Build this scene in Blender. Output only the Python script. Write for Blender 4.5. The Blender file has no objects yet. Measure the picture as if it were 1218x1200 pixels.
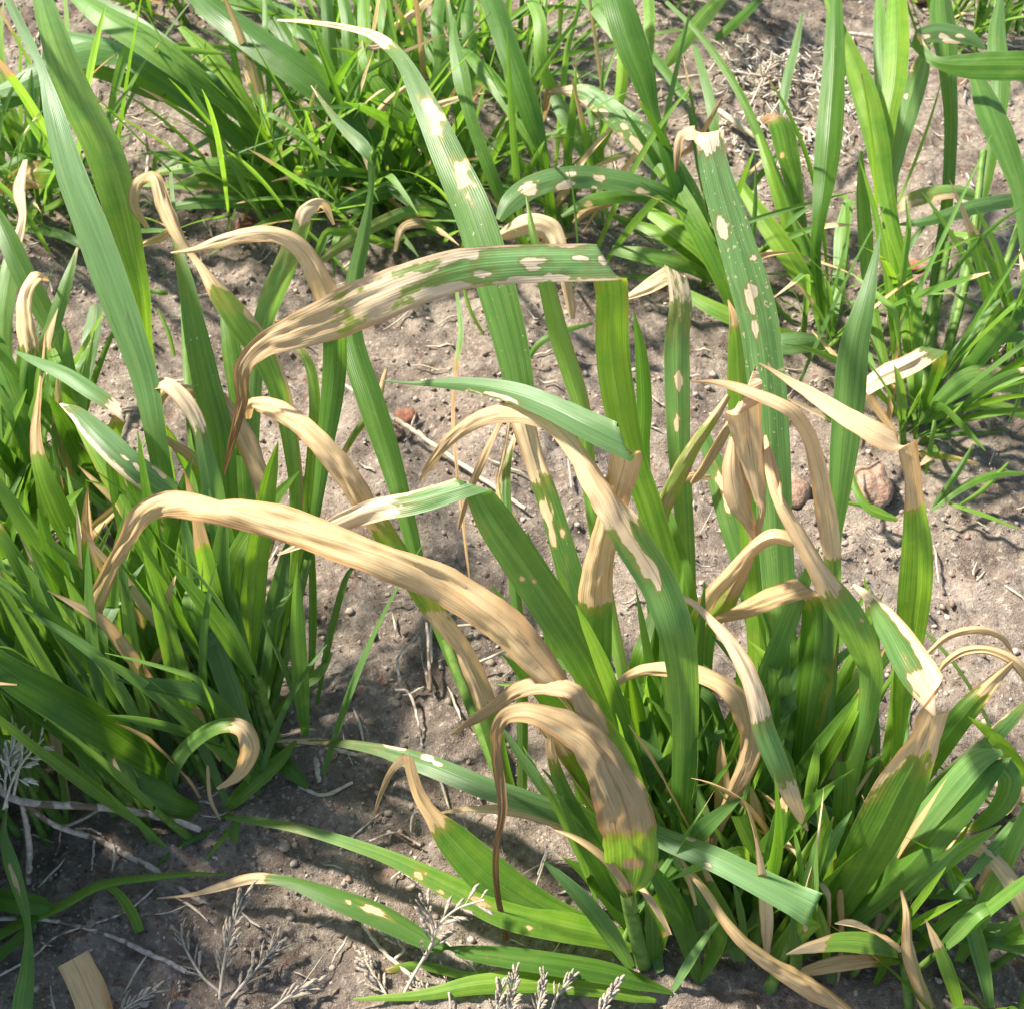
import bpy, math, random
import numpy as np
from mathutils import Vector

# ------------------------------------------------------------------ camera, sky, sun, exposure
scene = bpy.context.scene
COL = scene.collection
CAM = np.array([0.0, 0.0, 0.70])
PITCH = math.radians(50.0)
HFOV = math.radians(40.0)
cd = bpy.data.cameras.new('camera')
cam = bpy.data.objects.new('camera', cd)
COL.objects.link(cam)
cam.location = CAM
cam.rotation_euler = (math.pi / 2 - PITCH, 0, 0)
cd.sensor_fit = 'HORIZONTAL'
cd.angle = HFOV
cd.clip_start = 0.01
cd.clip_end = 500
scene.camera = cam
cd.dof.use_dof = True
cd.dof.focus_distance = 0.66
cd.dof.aperture_fstop = 30

SUN_EL = math.radians(47)
SUN_AZ = math.radians(-62)          # from straight ahead, negative = to the left
world = bpy.data.worlds.new('World')
scene.world = world
world.use_nodes = True
wn = world.node_tree.nodes
wl = world.node_tree.links
bgn = wn['Background']
sky = wn.new('ShaderNodeTexSky')
sky.sky_type = 'NISHITA'
sky.sun_disc = False
sky.sun_elevation = SUN_EL
sky.sun_rotation = SUN_AZ
wl.new(sky.outputs[0], bgn.inputs[0])
bgn.inputs[1].default_value = 0.09
sd = bpy.data.lights.new('sun', 'SUN')
sd.energy = 5.0
sd.angle = math.radians(4.5)
sd.color = (1.0, 0.93, 0.82)
sun = bpy.data.objects.new('sun', sd)
COL.objects.link(sun)
sdir = Vector((math.sin(SUN_AZ) * math.cos(SUN_EL), math.cos(SUN_AZ) * math.cos(SUN_EL), math.sin(SUN_EL)))
sun.rotation_euler = sdir.to_track_quat('Z', 'Y').to_euler()
sun.location = (0, 0, 3)
vs = scene.view_settings
vs.view_transform = 'Standard'
vs.look = 'None'
vs.gamma = 1.0
vs.exposure = 1.28
vs.use_curve_mapping = False
scene.cycles.max_bounces = 8
scene.cycles.transparent_max_bounces = 8

# ------------------------------------------------------------------ geometry of the view
FPX = 609.0 / math.tan(HFOV / 2)
FWD = np.array([0, math.cos(PITCH), -math.sin(PITCH)])
UP = np.array([0, math.sin(PITCH), math.cos(PITCH)])
RT = np.array([1.0, 0, 0])

def at(x, y, z):
    """point at height z (metres) seen in direction (x, y)"""
    d = RT * (x - 609) / FPX + UP * (600 - y) / FPX + FWD
    return CAM + d * ((z - CAM[2]) / d[2])

rng = np.random.default_rng(11)
random.seed(11)

# ------------------------------------------------------------------ numpy value noise
_T = np.random.default_rng(5).random((256, 256))
def vnoise(x, y):
    xi = np.floor(x).astype(int); yi = np.floor(y).astype(int)
    fx = x - xi; fy = y - yi
    fx = fx * fx * (3 - 2 * fx); fy = fy * fy * (3 - 2 * fy)
    a = _T[xi % 256, yi % 256]; b = _T[(xi + 1) % 256, yi % 256]
    c = _T[xi % 256, (yi + 1) % 256]; d = _T[(xi + 1) % 256, (yi + 1) % 256]
    return (a * (1 - fx) + b * fx) * (1 - fy) + (c * (1 - fx) + d * fx) * fy

def gh(x, y):
    x = np.asarray(x, float); y = np.asarray(y, float)
    h = 0.020 * (vnoise(x * 5 + 9, y * 5 + 3) - .5)
    h = h + 0.009 * (vnoise(x * 19 + 40, y * 19) - .5)
    h = h + 0.0065 * (vnoise(x * 55 + 11, y * 55 + 70) - .5)
    h = h + 0.0060 * (vnoise(x * 130 + 5, y * 130 + 31) - .5)
    h = h + 0.0032 * (vnoise(x * 320 + 5, y * 320 + 31) - .5)
    return h - 0.004

# ------------------------------------------------------------------ node helper
def mat(name):
    m = bpy.data.materials.new(name)
    m.use_nodes = True
    m.node_tree.nodes.clear()
    return m, NB(m.node_tree)

class NB:
    def __init__(s, t):
        s.t = t
    def n(s, typ, **kw):
        o = s.t.nodes.new('ShaderNode' + typ)
        for k, v in kw.items():
            setattr(o, k, v)
        return o
    def put(s, sock, v):
        if hasattr(v, 'is_output') or isinstance(v, bpy.types.NodeSocket):
            s.t.links.new(v, sock)
        elif isinstance(v, (tuple, list)) and len(v) == 3 and sock.type == 'RGBA':
            sock.default_value = (*v, 1)
        else:
            sock.default_value = v
    def m(s, op, a, b=0.0, c=0.0):
        o = s.n('Math', operation=op)
        s.put(o.inputs[0], a); s.put(o.inputs[1], b); s.put(o.inputs[2], c)
        return o.outputs[0]
    def mix(s, f, a, b, bt='MIX'):
        o = s.n('Mix', data_type='RGBA', blend_type=bt)
        s.put(o.inputs[0], f); s.put(o.inputs[6], a); s.put(o.inputs[7], b)
        return o.outputs[2]
    def step(s, v, a, b, lo=0.0, hi=1.0):
        o = s.n('MapRange', interpolation_type='SMOOTHSTEP')
        s.put(o.inputs[0], v); s.put(o.inputs[1], a); s.put(o.inputs[2], b)
        s.put(o.inputs[3], lo); s.put(o.inputs[4], hi)
        return o.outputs[0]
    def noise(s, vec, scale, detail=2.0, rough=.5, dist=0.0):
        o = s.n('TexNoise')
        if vec is not None: s.put(o.inputs['Vector'], vec)
        o.inputs['Scale'].default_value = scale
        o.inputs['Detail'].default_value = detail
        o.inputs['Roughness'].default_value = rough
        o.inputs['Distortion'].default_value = dist
        return o.outputs[0]
    def xyz(s, x, y, z):
        o = s.n('CombineXYZ')
        s.put(o.inputs[0], x); s.put(o.inputs[1], y); s.put(o.inputs[2], z)
        return o.outputs[0]

# ------------------------------------------------------------------ leaf material
def leaf_material():
    m, b = mat('wheat_leaf')
    uv = b.n('UVMap'); uv.uv_map = 'UVMap'
    sx = b.n('SeparateXYZ'); b.put(sx.inputs[0], uv.outputs[0])
    u, v = sx.outputs[0], sx.outputs[1]
    at_ = b.n('Attribute', attribute_name='leafdata')
    sc = b.n('SeparateColor'); b.put(sc.inputs[0], at_.outputs['Color'])
    dead, glau, brown = sc.outputs[0], sc.outputs[1], sc.outputs[2]
    speck = at_.outputs['Alpha']
    oi = b.n('ObjectInfo')
    rnd = oi.outputs['Random']
    ro = b.m('MULTIPLY', rnd, 37.0)
    # u is -0.5..0.5 across, v in metres along
    uw = b.m('MULTIPLY', u, 0.013)
    vec_p = b.xyz(uw, b.m('MULTIPLY', v, .30), ro)             # patches, drawn out along the leaf
    vec_f = b.xyz(b.m('MULTIPLY', u, 1.0), b.m('MULTIPLY', v, 1.3), ro)
    n1 = b.noise(vec_p, 230.0, 3.0, .6)
    nedge = b.noise(vec_p, 700.0, 2.0, .6)
    streak = b.noise(vec_f, 22.0, 3.0, .65)
    streak2 = b.noise(b.xyz(u, b.m('MULTIPLY', v, 9.0), b.m('ADD', ro, 7.7)), 7.0, 2.0, .5)
    blot = b.noise(b.xyz(uw, v, b.m('ADD', ro, 3.1)), 90.0, 3.0, .6)
    d = b.m('ADD', dead, b.m('MULTIPLY', b.m('SUBTRACT', n1, .5), .80))
    d = b.m('ADD', d, b.m('MULTIPLY', b.m('SUBTRACT', nedge, .5), .28))
    dm = b.step(d, .45, .55)
    rim = b.step(d, .16, .47)
    # pale specks
    sp_n = b.noise(b.xyz(uw, b.m('MULTIPLY', v, .5), b.m('ADD', ro, 21.0)), 800.0, 1.0, .4)
    spm = b.step(b.m('ADD', sp_n, b.m('MULTIPLY', speck, .17)), .84, .87)
    spm = b.m('MULTIPLY', spm, b.step(speck, 0.01, 0.1))
    # green
    ribs = b.m('SINE', b.m('MULTIPLY', u, 2 * math.pi * 15))
    ribs01 = b.m('MULTIPLY_ADD', ribs, .5, .5)
    g_warm = b.mix(streak, (.080, .222, .010), (.195, .405, .036))
    g_warm = b.mix(b.step(b.m('ADD', blot, b.m('MULTIPLY', rnd, .5)), .55, 1.05), g_warm, (.235, .390, .030))
    g_cool = b.mix(streak, (.115, .270, .090), (.300, .470, .220))
    green = b.mix(glau, g_warm, g_cool)
    green = b.mix(b.m('MULTIPLY', ribs01, .10), green, b.mix(.5, green, (.02, .08, .01)))
    midr = b.step(b.m('ABSOLUTE', u), .035, .012)
    green = b.mix(b.m('MULTIPLY', midr, .35), green, (.26, .42, .13))
    edge = b.step(b.m('ABSOLUTE', u), .478, .497)
    green = b.mix(b.m('MULTIPLY', edge, .45), green, (.38, .48, .20))
    band = b.noise(b.xyz(b.m('MULTIPLY', u, 1.0), b.m('MULTIPLY', v, .8), b.m('ADD', ro, 13.0)), 9.0, 2.0, .6)
    green = b.mix(b.step(band, .36, .66, 0.0, .45), green, b.mix(glau, (.038, .150, .010), (.075, .195, .070)))
    sm = b.noise(b.xyz(u, b.m('MULTIPLY', v, 7.0), b.m('ADD', ro, 31.0)), 4.0, 3.0, .65)
    green = b.mix(b.m('MULTIPLY', b.step(sm, .60, .76), b.m('MULTIPLY_ADD', glau, .45, .08)), green, (.085, .10, .060))
    fl = b.noise(b.xyz(uw, b.m('MULTIPLY', v, .6), b.m('ADD', ro, 43.0)), 420.0, 2.0, .6)
    green = b.mix(b.m('MULTIPLY', b.step(fl, .66, .74), .5), green, (.34, .30, .09))
    br = b.m('MULTIPLY_ADD', rnd, .5, .75)
    green = b.mix(1.0, green, b.xyz(br, br, br), 'MULTIPLY')
    green = b.mix(b.m('MULTIPLY', rim, .72), green, b.mix(glau, (.34, .32, .05), (.22, .23, .09)))
    # dead tissue
    fib = b.noise(b.xyz(u, b.m('MULTIPLY', v, .7), b.m('ADD', ro, 5.0)), 48.0, 3.0, .7)
    wid = b.noise(b.xyz(b.m('MULTIPLY', u, .5), b.m('MULTIPLY', v, 3.0), b.m('ADD', ro, 9.0)), 5.0, 4.0, .6)
    tan = b.mix(b.step(fib, .22, .78), (.62, .395, .155), (.83, .615, .305))
    tan = b.mix(b.m('MULTIPLY', b.step(wid, .46, .74), .50), tan, (.58, .300, .090))
    tan = b.mix(b.step(streak2, .50, .85, 0.0, .5), tan, (.88, .70, .40))
    tan = b.mix(b.m('MULTIPLY', b.step(blot, .54, .80), .35), tan, (.50, .27, .095))
    tan = b.mix(b.m('MULTIPLY', glau, .72), tan, (.93, .84, .66))
    tan = b.mix(b.m('MULTIPLY', b.step(b.noise(vec_f, 30.0, 2.0, .6), .64, .70), .55), tan, (.17, .10, .05))
    tan = b.mix(b.m('MULTIPLY', midr, .35), tan, (.30, .16, .06))
    brn = b.mix(streak, (.055, .030, .014), (.36, .18, .065))
    eo = b.m('MULTIPLY', b.step(b.m('ADD', b.m('ABSOLUTE', u), b.m('MULTIPLY', b.m('SUBTRACT', wid, .5), .5)), .34, .52), .55)
    tan = b.mix(eo, tan, (.47, .225, .060))
    tan = b.mix(brown, tan, brn)
    br2 = b.m('MULTIPLY_ADD', oi.outputs['Random'], -.28, 1.10)
    tan = b.mix(1.0, tan, b.xyz(br2, br2, br2), 'MULTIPLY')
    col = b.mix(dm, green, tan)
    col = b.mix(spm, col, (.60, .56, .36))
    # relief
    hgt = b.m('ADD', b.m('MULTIPLY', ribs, .22), b.m('MULTIPLY', streak, b.m('MULTIPLY_ADD', dm, 1.2, .8)))
    hgt = b.m('SUBTRACT', hgt, b.m('MULTIPLY', midr, .9))
    hgt = b.m('SUBTRACT', hgt, b.m('MULTIPLY', dm, .6))
    bump = b.n('Bump'); bump.inputs['Strength'].default_value = .30
    bump.inputs['Distance'].default_value = .0004
    b.put(bump.inputs['Height'], hgt)
    pr = b.n('BsdfPrincipled')
    b.put(pr.inputs['Base Color'], col)
    b.put(pr.inputs['Roughness'], b.m('ADD', b.m('MULTIPLY_ADD', dm, .30, .36), b.m('MULTIPLY', blot, .12)))
    pr.inputs['Specular IOR Level'].default_value = .5
    b.put(pr.inputs['Normal'], bump.outputs[0])
    tr = b.n('BsdfTranslucent')
    tcol = b.mix(dm, b.mix(1.0, col, (1.35, 1.30, .55), 'MULTIPLY'), b.mix(1.0, col, (1.0, .86, .62), 'MULTIPLY'))
    b.put(tr.inputs[0], tcol)
    b.put(tr.inputs['Normal'], bump.outputs[0])
    ms = b.n('MixShader')
    b.put(ms.inputs[0], b.m('MULTIPLY_ADD', dm, -.18, .50))
    b.put(ms.inputs[1], pr.outputs[0]); b.put(ms.inputs[2], tr.outputs[0])
    out = b.n('OutputMaterial')
    b.put(out.inputs[0], ms.outputs[0])
    return m
LEAF = leaf_material()

def simple_noise_mat(name, c1, c2, scale, rough=.8, detail=4.0, bump=.3, bd=.001, c3=None, trans=0.0, stretch=None):
    m, b = mat(name)
    tc = b.n('TexCoord')
    oi = b.n('ObjectInfo')
    va = b.n('VectorMath', operation='ADD')
    b.put(va.inputs[0], tc.outputs['Object'])
    b.put(va.inputs[1], b.xyz(b.m('MULTIPLY', oi.outputs['Random'], 9.0), 0.0, 0.0))
    vec = va.outputs[0]
    n = b.noise(vec, scale, detail, .6)
    c = b.mix(b.step(n, .3, .7), c1, c2)
    if c3:
        n3 = b.noise(vec, scale * .4, 2.0)
        c = b.mix(b.step(n3, .52, .62), c, c3)
    pr = b.n('BsdfPrincipled')
    b.put(pr.inputs['Base Color'], c)
    pr.inputs['Roughness'].default_value = rough
    pr.inputs['Specular IOR Level'].default_value = .25
    bu = b.n('Bump'); bu.inputs['Strength'].default_value = bump; bu.inputs['Distance'].default_value = bd
    b.put(bu.inputs['Height'], n)
    b.put(pr.inputs['Normal'], bu.outputs[0])
    out = b.n('OutputMaterial')
    if trans:
        tr = b.n('BsdfTranslucent'); b.put(tr.inputs[0], c)
        ms = b.n('MixShader'); ms.inputs[0].default_value = trans
        b.put(ms.inputs[1], pr.outputs[0]); b.put(ms.inputs[2], tr.outputs[0])
        b.put(out.inputs[0], ms.outputs[0])
    else:
        b.put(out.inputs[0], pr.outputs[0])
    return m

STEM = simple_noise_mat('wheat_stem', (.10, .22, .03), (.22, .33, .08), 160, .5, 2.0, .15, .0004, trans=.2)
TWIG = simple_noise_mat('dry_twig', (.38, .31, .25), (.64, .56, .48), 260, .85, 4.0, .5, .0006, c3=(.20, .14, .10))
STRAW = simple_noise_mat('pale_straw', (.45, .37, .26), (.68, .60, .48), 260, .8, 4.0, .4, .0005, trans=.1)
HUSK = simple_noise_mat('dry_husk', (.33, .28, .21), (.58, .51, .41), 500, .8, 3.0, .4, .0004, trans=.25)
HUSKW = simple_noise_mat('bleached_chaff', (.55, .49, .40), (.78, .72, .62), 400, .8, 3.0, .4, .0004, trans=.1)
STONE = simple_noise_mat('stone', (.24, .145, .10), (.42, .28, .20), 330, .9, 8.0, 1.0, .0020, c3=(.36, .27, .21))
STONE_R = simple_noise_mat('red_stone', (.24, .09, .055), (.36, .17, .11), 330, .85, 6.0, .8, .0012, c3=(.30, .20, .16))
CRUMB = simple_noise_mat('soil_crumb', (.19, .146, .116), (.43, .352, .288), 120, .95, 4.0, .6, .0010, c3=(.21, .155, .12))
GRIT = simple_noise_mat('pale_grit', (.40, .32, .25), (.60, .52, .43), 120, .8, 4.0, .6, .0010, c3=(.34, .20, .14))

def soil_material():
    m, b = mat('bare_soil')
    tc = b.n('TexCoord')
    vec = tc.outputs['Object']
    big = b.noise(vec, 6.0, 4.0, .6)
    mid = b.noise(vec, 38.0, 5.0, .65)
    fine = b.noise(vec, 260.0, 6.0, .7)
    grain = b.noise(vec, 900.0, 3.0, .7)
    c = b.mix(b.step(mid, .30, .70), (.225, .174, .138), (.430, .350, .284))
    c = b.mix(b.m('MULTIPLY', b.step(big, .48, .66), .55), c, (.58, .49, .405))
    c = b.mix(b.m('MULTIPLY', b.step(fine, .54, .64), .70), c, (.70, .61, .51))
    c = b.mix(b.m('MULTIPLY', b.step(fine, .46, .34), .75), c, (.095, .068, .050))
    c = b.mix(b.m('MULTIPLY', b.step(grain, .60, .70), .5), c, (.58, .50, .40))
    dk = b.noise(vec, 15.0, 4.0, .65)
    c = b.mix(b.m('MULTIPLY', b.step(dk, .50, .66), .50), c, (.135, .098, .074))
    rd = b.noise(vec, 75.0, 3.0, .6, 1.0)
    c = b.mix(b.m('MULTIPLY', b.step(rd, .61, .70), .6), c, (.24, .105, .060))
    pr = b.n('BsdfPrincipled')
    b.put(pr.inputs['Base Color'], c)
    pr.inputs['Roughness'].default_value = .95
    pr.inputs['Specular IOR Level'].default_value = .12
    h = b.m('ADD', b.m('MULTIPLY', fine, 1.0), b.m('MULTIPLY', grain, .75))
    h = b.m('ADD', h, b.m('MULTIPLY', mid, 1.4))
    bu = b.n('Bump'); bu.inputs['Strength'].default_value = .9; bu.inputs['Distance'].default_value = .0045
    b.put(bu.inputs['Height'], h)
    b.put(pr.inputs['Normal'], bu.outputs[0])
    out = b.n('OutputMaterial'); b.put(out.inputs[0], pr.outputs[0])
    return m

# ------------------------------------------------------------------ mesh helpers
def link(name, verts, faces, material, parent=None, smooth=True):
    me = bpy.data.meshes.new(name)
    verts = np.asarray(verts, np.float32); faces = np.asarray(faces, np.int32)
    k = faces.shape[1]
    me.vertices.add(len(verts)); me.vertices.foreach_set('co', verts.ravel())
    me.loops.add(faces.size); me.loops.foreach_set('vertex_index', faces.ravel())
    me.polygons.add(len(faces))
    me.polygons.foreach_set('loop_start', np.arange(0, faces.size, k, dtype=np.int32))
    me.update(calc_edges=True)
    if smooth:
        me.polygons.foreach_set('use_smooth', np.ones(len(faces), bool))
    me.materials.append(material)
    o = bpy.data.objects.new(name, me)
    COL.objects.link(o)
    if parent is not None:
        o.parent = parent
    return o

def grid_faces(n, m):
    i = np.arange(n - 1)[:, None] * m + np.arange(m - 1)[None]
    i = i.ravel()
    return np.stack([i, i + 1, i + m + 1, i + m], 1)

def tag(o, label=None, cat=None, group=None, kind=None):
    if label: o['label'] = label
    if cat: o['category'] = cat
    if group: o['group'] = group
    if kind: o['kind'] = kind
    return o

def tube_geo(P, R, sides=7):
    P = np.asarray(P, float); n = len(P)
    T = np.gradient(P, axis=0); T /= np.linalg.norm(T, axis=1)[:, None] + 1e-12
    ref = np.array([0.31, -.87, .38])
    A = np.cross(T, ref); A /= np.linalg.norm(A, axis=1)[:, None] + 1e-12
    B = np.cross(T, A)
    th = np.linspace(0, 2 * math.pi, sides, endpoint=False)
    V = P[:, None] + (A[:, None] * np.cos(th)[None, :, None] + B[:, None] * np.sin(th)[None, :, None]) * np.asarray(R)[:, None, None]
    V = V.reshape(-1, 3)
    F = []
    for i in range(n - 1):
        for j in range(sides):
            a = i * sides + j; c = i * sides + (j + 1) % sides
            F.append((a, c, c + sides, a + sides))
    return V, np.array(F)

def catmull(C, ts):
    """C (k,d) control rows, ts parameter 0..k-1"""
    k = len(C)
    E = np.vstack([2 * C[0] - C[1], C, 2 * C[-1] - C[-2]])
    i = np.clip(np.floor(ts).astype(int), 0, k - 2)
    t = (ts - i)[:, None]
    p0, p1, p2, p3 = E[i], E[i + 1], E[i + 2], E[i + 3]
    return .5 * ((2 * p1) + (-p0 + p2) * t + (2 * p0 - 5 * p1 + 4 * p2 - p3) * t * t + (-p0 + 3 * p1 - 3 * p2 + p3) * t ** 3)

# ------------------------------------------------------------------ plants
class Plant:
    def __init__(s, x, y, label, cat='wheat plant', group='young wheat plants', name='wheat_plant'):
        p = at(x, y, 0.0)
        p[2] = float(gh(p[0], p[1]))
        s.p = p
        s.o = bpy.data.objects.new(name, None)
        s.o.empty_display_size = .02
        COL.objects.link(s.o)
        s.o.location = p
        tag(s.o, label, cat, group)

def leaf_mesh(plant, P, Wv, hw, dead, glau, brown, speck, nx=9, keel=.22, curl=0.0, ripple=.04, label=None, twist_sign=None, name='leaf_blade', patches=None, edge=None):
    """P centreline, Wv unit width vectors, hw half widths (metres)"""
    n = len(P)
    T = np.gradient(P, axis=0); T /= np.linalg.norm(T, axis=1)[:, None] + 1e-12
    N = np.cross(T, Wv); N /= np.linalg.norm(N, axis=1)[:, None] + 1e-9
    if twist_sign is not None:
        N = N * twist_sign[:, None]
    u = np.linspace(-1, 1, nx)
    seg = np.linalg.norm(np.diff(P, axis=0), axis=1)
    s = np.concatenate([[0], np.cumsum(seg)])
    ph = rng.random() * 50
    a = np.abs(u)[None]
    prof = keel * (a * 1.0 - .35) + curl * (a ** 2 - .3)
    dmix = np.clip(dead, 0, 1)[:, None]
    rip = (vnoise(s[:, None] * 60 + ph, u[None] * 2.2 + ph * 3 + 10) - .5) * (ripple + dmix * .34)
    rip = rip + (vnoise(s[:, None] * 170 + ph, u[None] * 4.2 + ph * 3 + 30) - .5) * (ripple * .4 + dmix * .16)
    rip2 = (vnoise(s[:, None] * 18 + ph * 2, np.sign(u)[None] * 3 + 20 + 0 * s[:, None]) - .5) * a ** 2 * (ripple * 3 + dmix * .30)
    if nx >= 13:
        rip = rip + (vnoise(u[None] * 4.5 + ph * 2 + 60, s[:, None] * 9 + ph) - .5) * .24 * dmix
    off = (prof + rip + rip2) * hw[:, None]
    wv = 1 + (vnoise(s[:, None] * 30 + ph, np.sign(u)[None] * 5 + ph + 30) - .5) * (.07 + .34 * dmix)
    wv = wv + (vnoise(s[:, None] * 160 + ph, np.sign(u)[None] * 5 + ph + 90) - .5) * .14 * dmix
    wv = wv * (1 + (vnoise(s * 22 + ph, s * 0 + ph)[:, None] - .5) * .30 * dmix) * (1 - .08 * keel)
    V = P[:, None] + Wv[:, None] * (u[None] * hw[:, None] * wv)[..., None] + N[:, None] * off[..., None]
    F = grid_faces(n, nx)
    R = np.repeat(np.asarray(dead)[:, None], nx, 1).copy()
    if edge is not None:
        side, st = edge
        e = np.clip((u if side == 1 else (-u if side == -1 else np.abs(u))), 0, 1)
        st = np.interp(np.linspace(0, 1, n), np.linspace(0, 1, len(st)), st) if isinstance(st, (list, tuple)) else np.full(n, st)
        R = np.maximum(R, e[None] ** 1.3 * st[:, None])
    if patches:
        rel = V - CAM
        zc = rel @ FWD
        sx = 609 + (rel @ RT) / zc * FPX
        sy = 600 - (rel @ UP) / zc * FPX
        ts = T @ RT; tu = T @ UP
        ln = np.hypot(ts, tu) + 1e-9
        tx = (ts / ln)[:, None]; ty = (-tu / ln)[:, None]
        wob = 1 + (vnoise(s[:, None] * 260 + ph, u[None] * 4.0 + ph + 15) - .5) * .95
        for (px, py, aa, bb) in patches:
            dx = sx - px; dy = sy - py
            al = dx * tx + dy * ty; ac = -dx * ty + dy * tx
            r = np.sqrt((al / (aa * 1.08)) ** 2 + (ac / (bb * 1.02)) ** 2) * wob
            R = np.maximum(R, np.clip(1.05 - .55 * r, 0, 1))
    data = np.zeros((n, nx, 4), np.float32)
    data[..., 0] = R
    data[..., 1] = np.asarray(glau)[:, None]
    data[..., 2] = np.asarray(brown)[:, None]
    data[..., 3] = np.asarray(speck)[:, None]
    V = V.reshape(-1, 3) - plant.p
    o = link(name, V, F, LEAF, plant.o)
    me = o.data
    uvl = me.uv_layers.new(name='UVMap')
    UV = np.stack(np.broadcast_arrays((u * .5)[None], s[:, None]), -1).reshape(-1, 2)
    li = F.ravel()
    uvl.data.foreach_set('uv', UV[li].astype(np.float32).ravel())
    ca = me.color_attributes.new('leafdata', 'FLOAT_COLOR', 'POINT')
    ca.data.foreach_set('color', data.reshape(-1))
    if label: o['label'] = label
    return o

def L(plant, pts, g=.3, roll=None, keel=.22, curl=0.0, sp=0.0, tipb=0.0, brown=0.0, patches=None, edge=None, label=None, nx=None, ripple=.04):
    """traced leaf. pts: (x, y, width_px, height_cm[, dead]) ; 'F' after a point = the blade folds over there.
    g: glaucous bloom, a number or list along the leaf (one per segment between folds allowed)."""
    rows = []; folds = []; fspec = []; d = 0.0
    for q in pts:
        if q == 'F' or q[0] == 'F':
            folds.append(len(rows) - 1); fspec.append(None if q == 'F' else q[1:]); continue
        if len(q) > 4: d = q[4]
        p = at(q[0], q[1], q[3] * .01)
        dist = (p - CAM) @ FWD
        rows.append([*p, q[2] * .90 / FPX * dist * .5, d])
    C = np.array(rows)
    cuts = [0] + folds + [len(rows) - 1]
    if roll is None: roll = random.uniform(-24, 24)
    Ps, Ws, Hs, Ds, Gs, Sg = [], [], [], [], [], []
    sign = 1.0
    nseg = len(cuts) - 1
    fold_idx = []
    tot = 0
    for si in range(nseg):
        c = C[cuts[si]:cuts[si + 1] + 1]
        lens = np.linalg.norm(np.diff(c[:, :3], axis=0), axis=1).sum()
        n = int(min(150, max(8, lens / .0022)))
        ts = np.linspace(0, len(c) - 1, n)
        S = catmull(c, ts) if len(c) > 2 else c[0] + (c[1] - c[0]) * ts[:, None]
        # even out the spacing along the path
        ds = np.concatenate([[0], np.cumsum(np.linalg.norm(np.diff(S[:, :3], axis=0), axis=1))])
        S = np.stack([np.interp(np.linspace(0, ds[-1], n), ds, S[:, k]) for k in range(5)], 1)
        P = S[:, :3]
        T = np.gradient(P, axis=0); T /= np.linalg.norm(T, axis=1)[:, None]
        Vw = CAM - P; Vw /= np.linalg.norm(Vw, axis=1)[:, None]
        W0 = np.cross(T, Vw); W0 /= np.linalg.norm(W0, axis=1)[:, None]
        hor = 1 - np.abs(T[:, 2:3])
        Vm = Vw + np.array([0, 0, 1.0]) * .75 * hor          # arching blades turn their flat side up
        W = np.cross(T, Vm); W /= np.linalg.norm(W, axis=1)[:, None]
        N0 = np.cross(W, T)
        rr = roll[si] if isinstance(roll, list) else roll
        if isinstance(rr, tuple):
            rr = np.interp(np.linspace(0, 1, n), np.linspace(0, 1, len(rr)), rr)
        rr = np.radians(np.broadcast_to(rr, (n,))) * sign
        rs = random.random() * 40
        rr = rr + (vnoise(ds[-1] * np.linspace(0, 1, n) * 26 + rs, np.full(n, rs)) - .5) * (.25 + .95 * np.clip(S[:, 4], 0, 1))
        W = W * np.cos(rr)[:, None] + N0 * np.sin(rr)[:, None]
        H = S[:, 3] / np.clip(np.abs((W * W0).sum(1)), .6, 1)
        W = W * sign
        gg = g[si] if isinstance(g, list) else g
        if isinstance(gg, (list, tuple)):
            gg = np.interp(np.linspace(0, 1, n), np.linspace(0, 1, len(gg)), gg)
        G = np.broadcast_to(gg, (n,))
        if si > 0:
            P, W, H, S, G = P[1:], W[1:], H[1:], S[1:], G[1:]
        Ps.append(P); Ws.append(W); Hs.append(H); Ds.append(S[:, 4]); Gs.append(G)
        Sg.append(np.full(len(P), sign))
        tot += len(P)
        if si < nseg - 1: fold_idx.append(tot - 1)
        sign = -sign
    P = np.vstack(Ps); W = np.vstack(Ws); H = np.clip(np.concatenate(Hs), .0003, None); D = np.concatenate(Ds); G = np.concatenate(Gs); Sg = np.concatenate(Sg)
    for fi, fs in zip(fold_idx, fspec):
        Wa = W[max(fi - 3, 0)]; Wb = W[min(fi + 3, len(W) - 1)]
        wc = Wa + Wb
        lnc = np.linalg.norm(wc)
        wc /= lnc + 1e-9
        f = min(1.55, 1.0 / max(.3, lnc / 2))
        h0 = H[fi]
        if fs is not None:                       # crease direction seen in the photograph, and its length
            an = math.radians(fs[0])
            w2 = RT * math.cos(an) + UP * math.sin(an)
            wc = w2 if w2 @ wc > 0 else -w2
            f = fs[1] / FPX * ((P[fi] - CAM) @ FWD) * .5 / h0
        sc_ = np.linalg.norm(P - P[fi], axis=1)
        lim = h0 * 1.1
        for k in range(len(P)):
            if abs(k - fi) < 40 and sc_[k] < lim:
                t = 1 - sc_[k] / lim
                w = W[k] * H[k] * (1 - t) + wc * h0 * f * t
                H[k] = np.linalg.norm(w)
                W[k] = w / H[k]
    n = len(P)
    tt = np.linspace(0, 1, n)
    B = np.interp(tt, np.linspace(0, 1, len(brown)), brown) if isinstance(brown, (list, tuple)) else np.full(n, float(brown))
    if tipb:
        B = np.maximum(B, np.clip(1 - tt / tipb, 0, 1))
    H = H * np.interp(tt, [0, .93, 1], [1, 1, .45])
    SP = np.interp(tt, np.linspace(0, 1, len(sp)), sp) if isinstance(sp, (list, tuple)) else np.full(n, float(sp))
    kk = np.ones(n)
    for fi in fold_idx:
        kk = np.minimum(kk, np.clip(np.abs(np.arange(n) - fi) / 8.0, 0, 1))
    if nx is None: nx = 15 if D.max() > .6 else (13 if (patches or edge) else 9)
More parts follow.
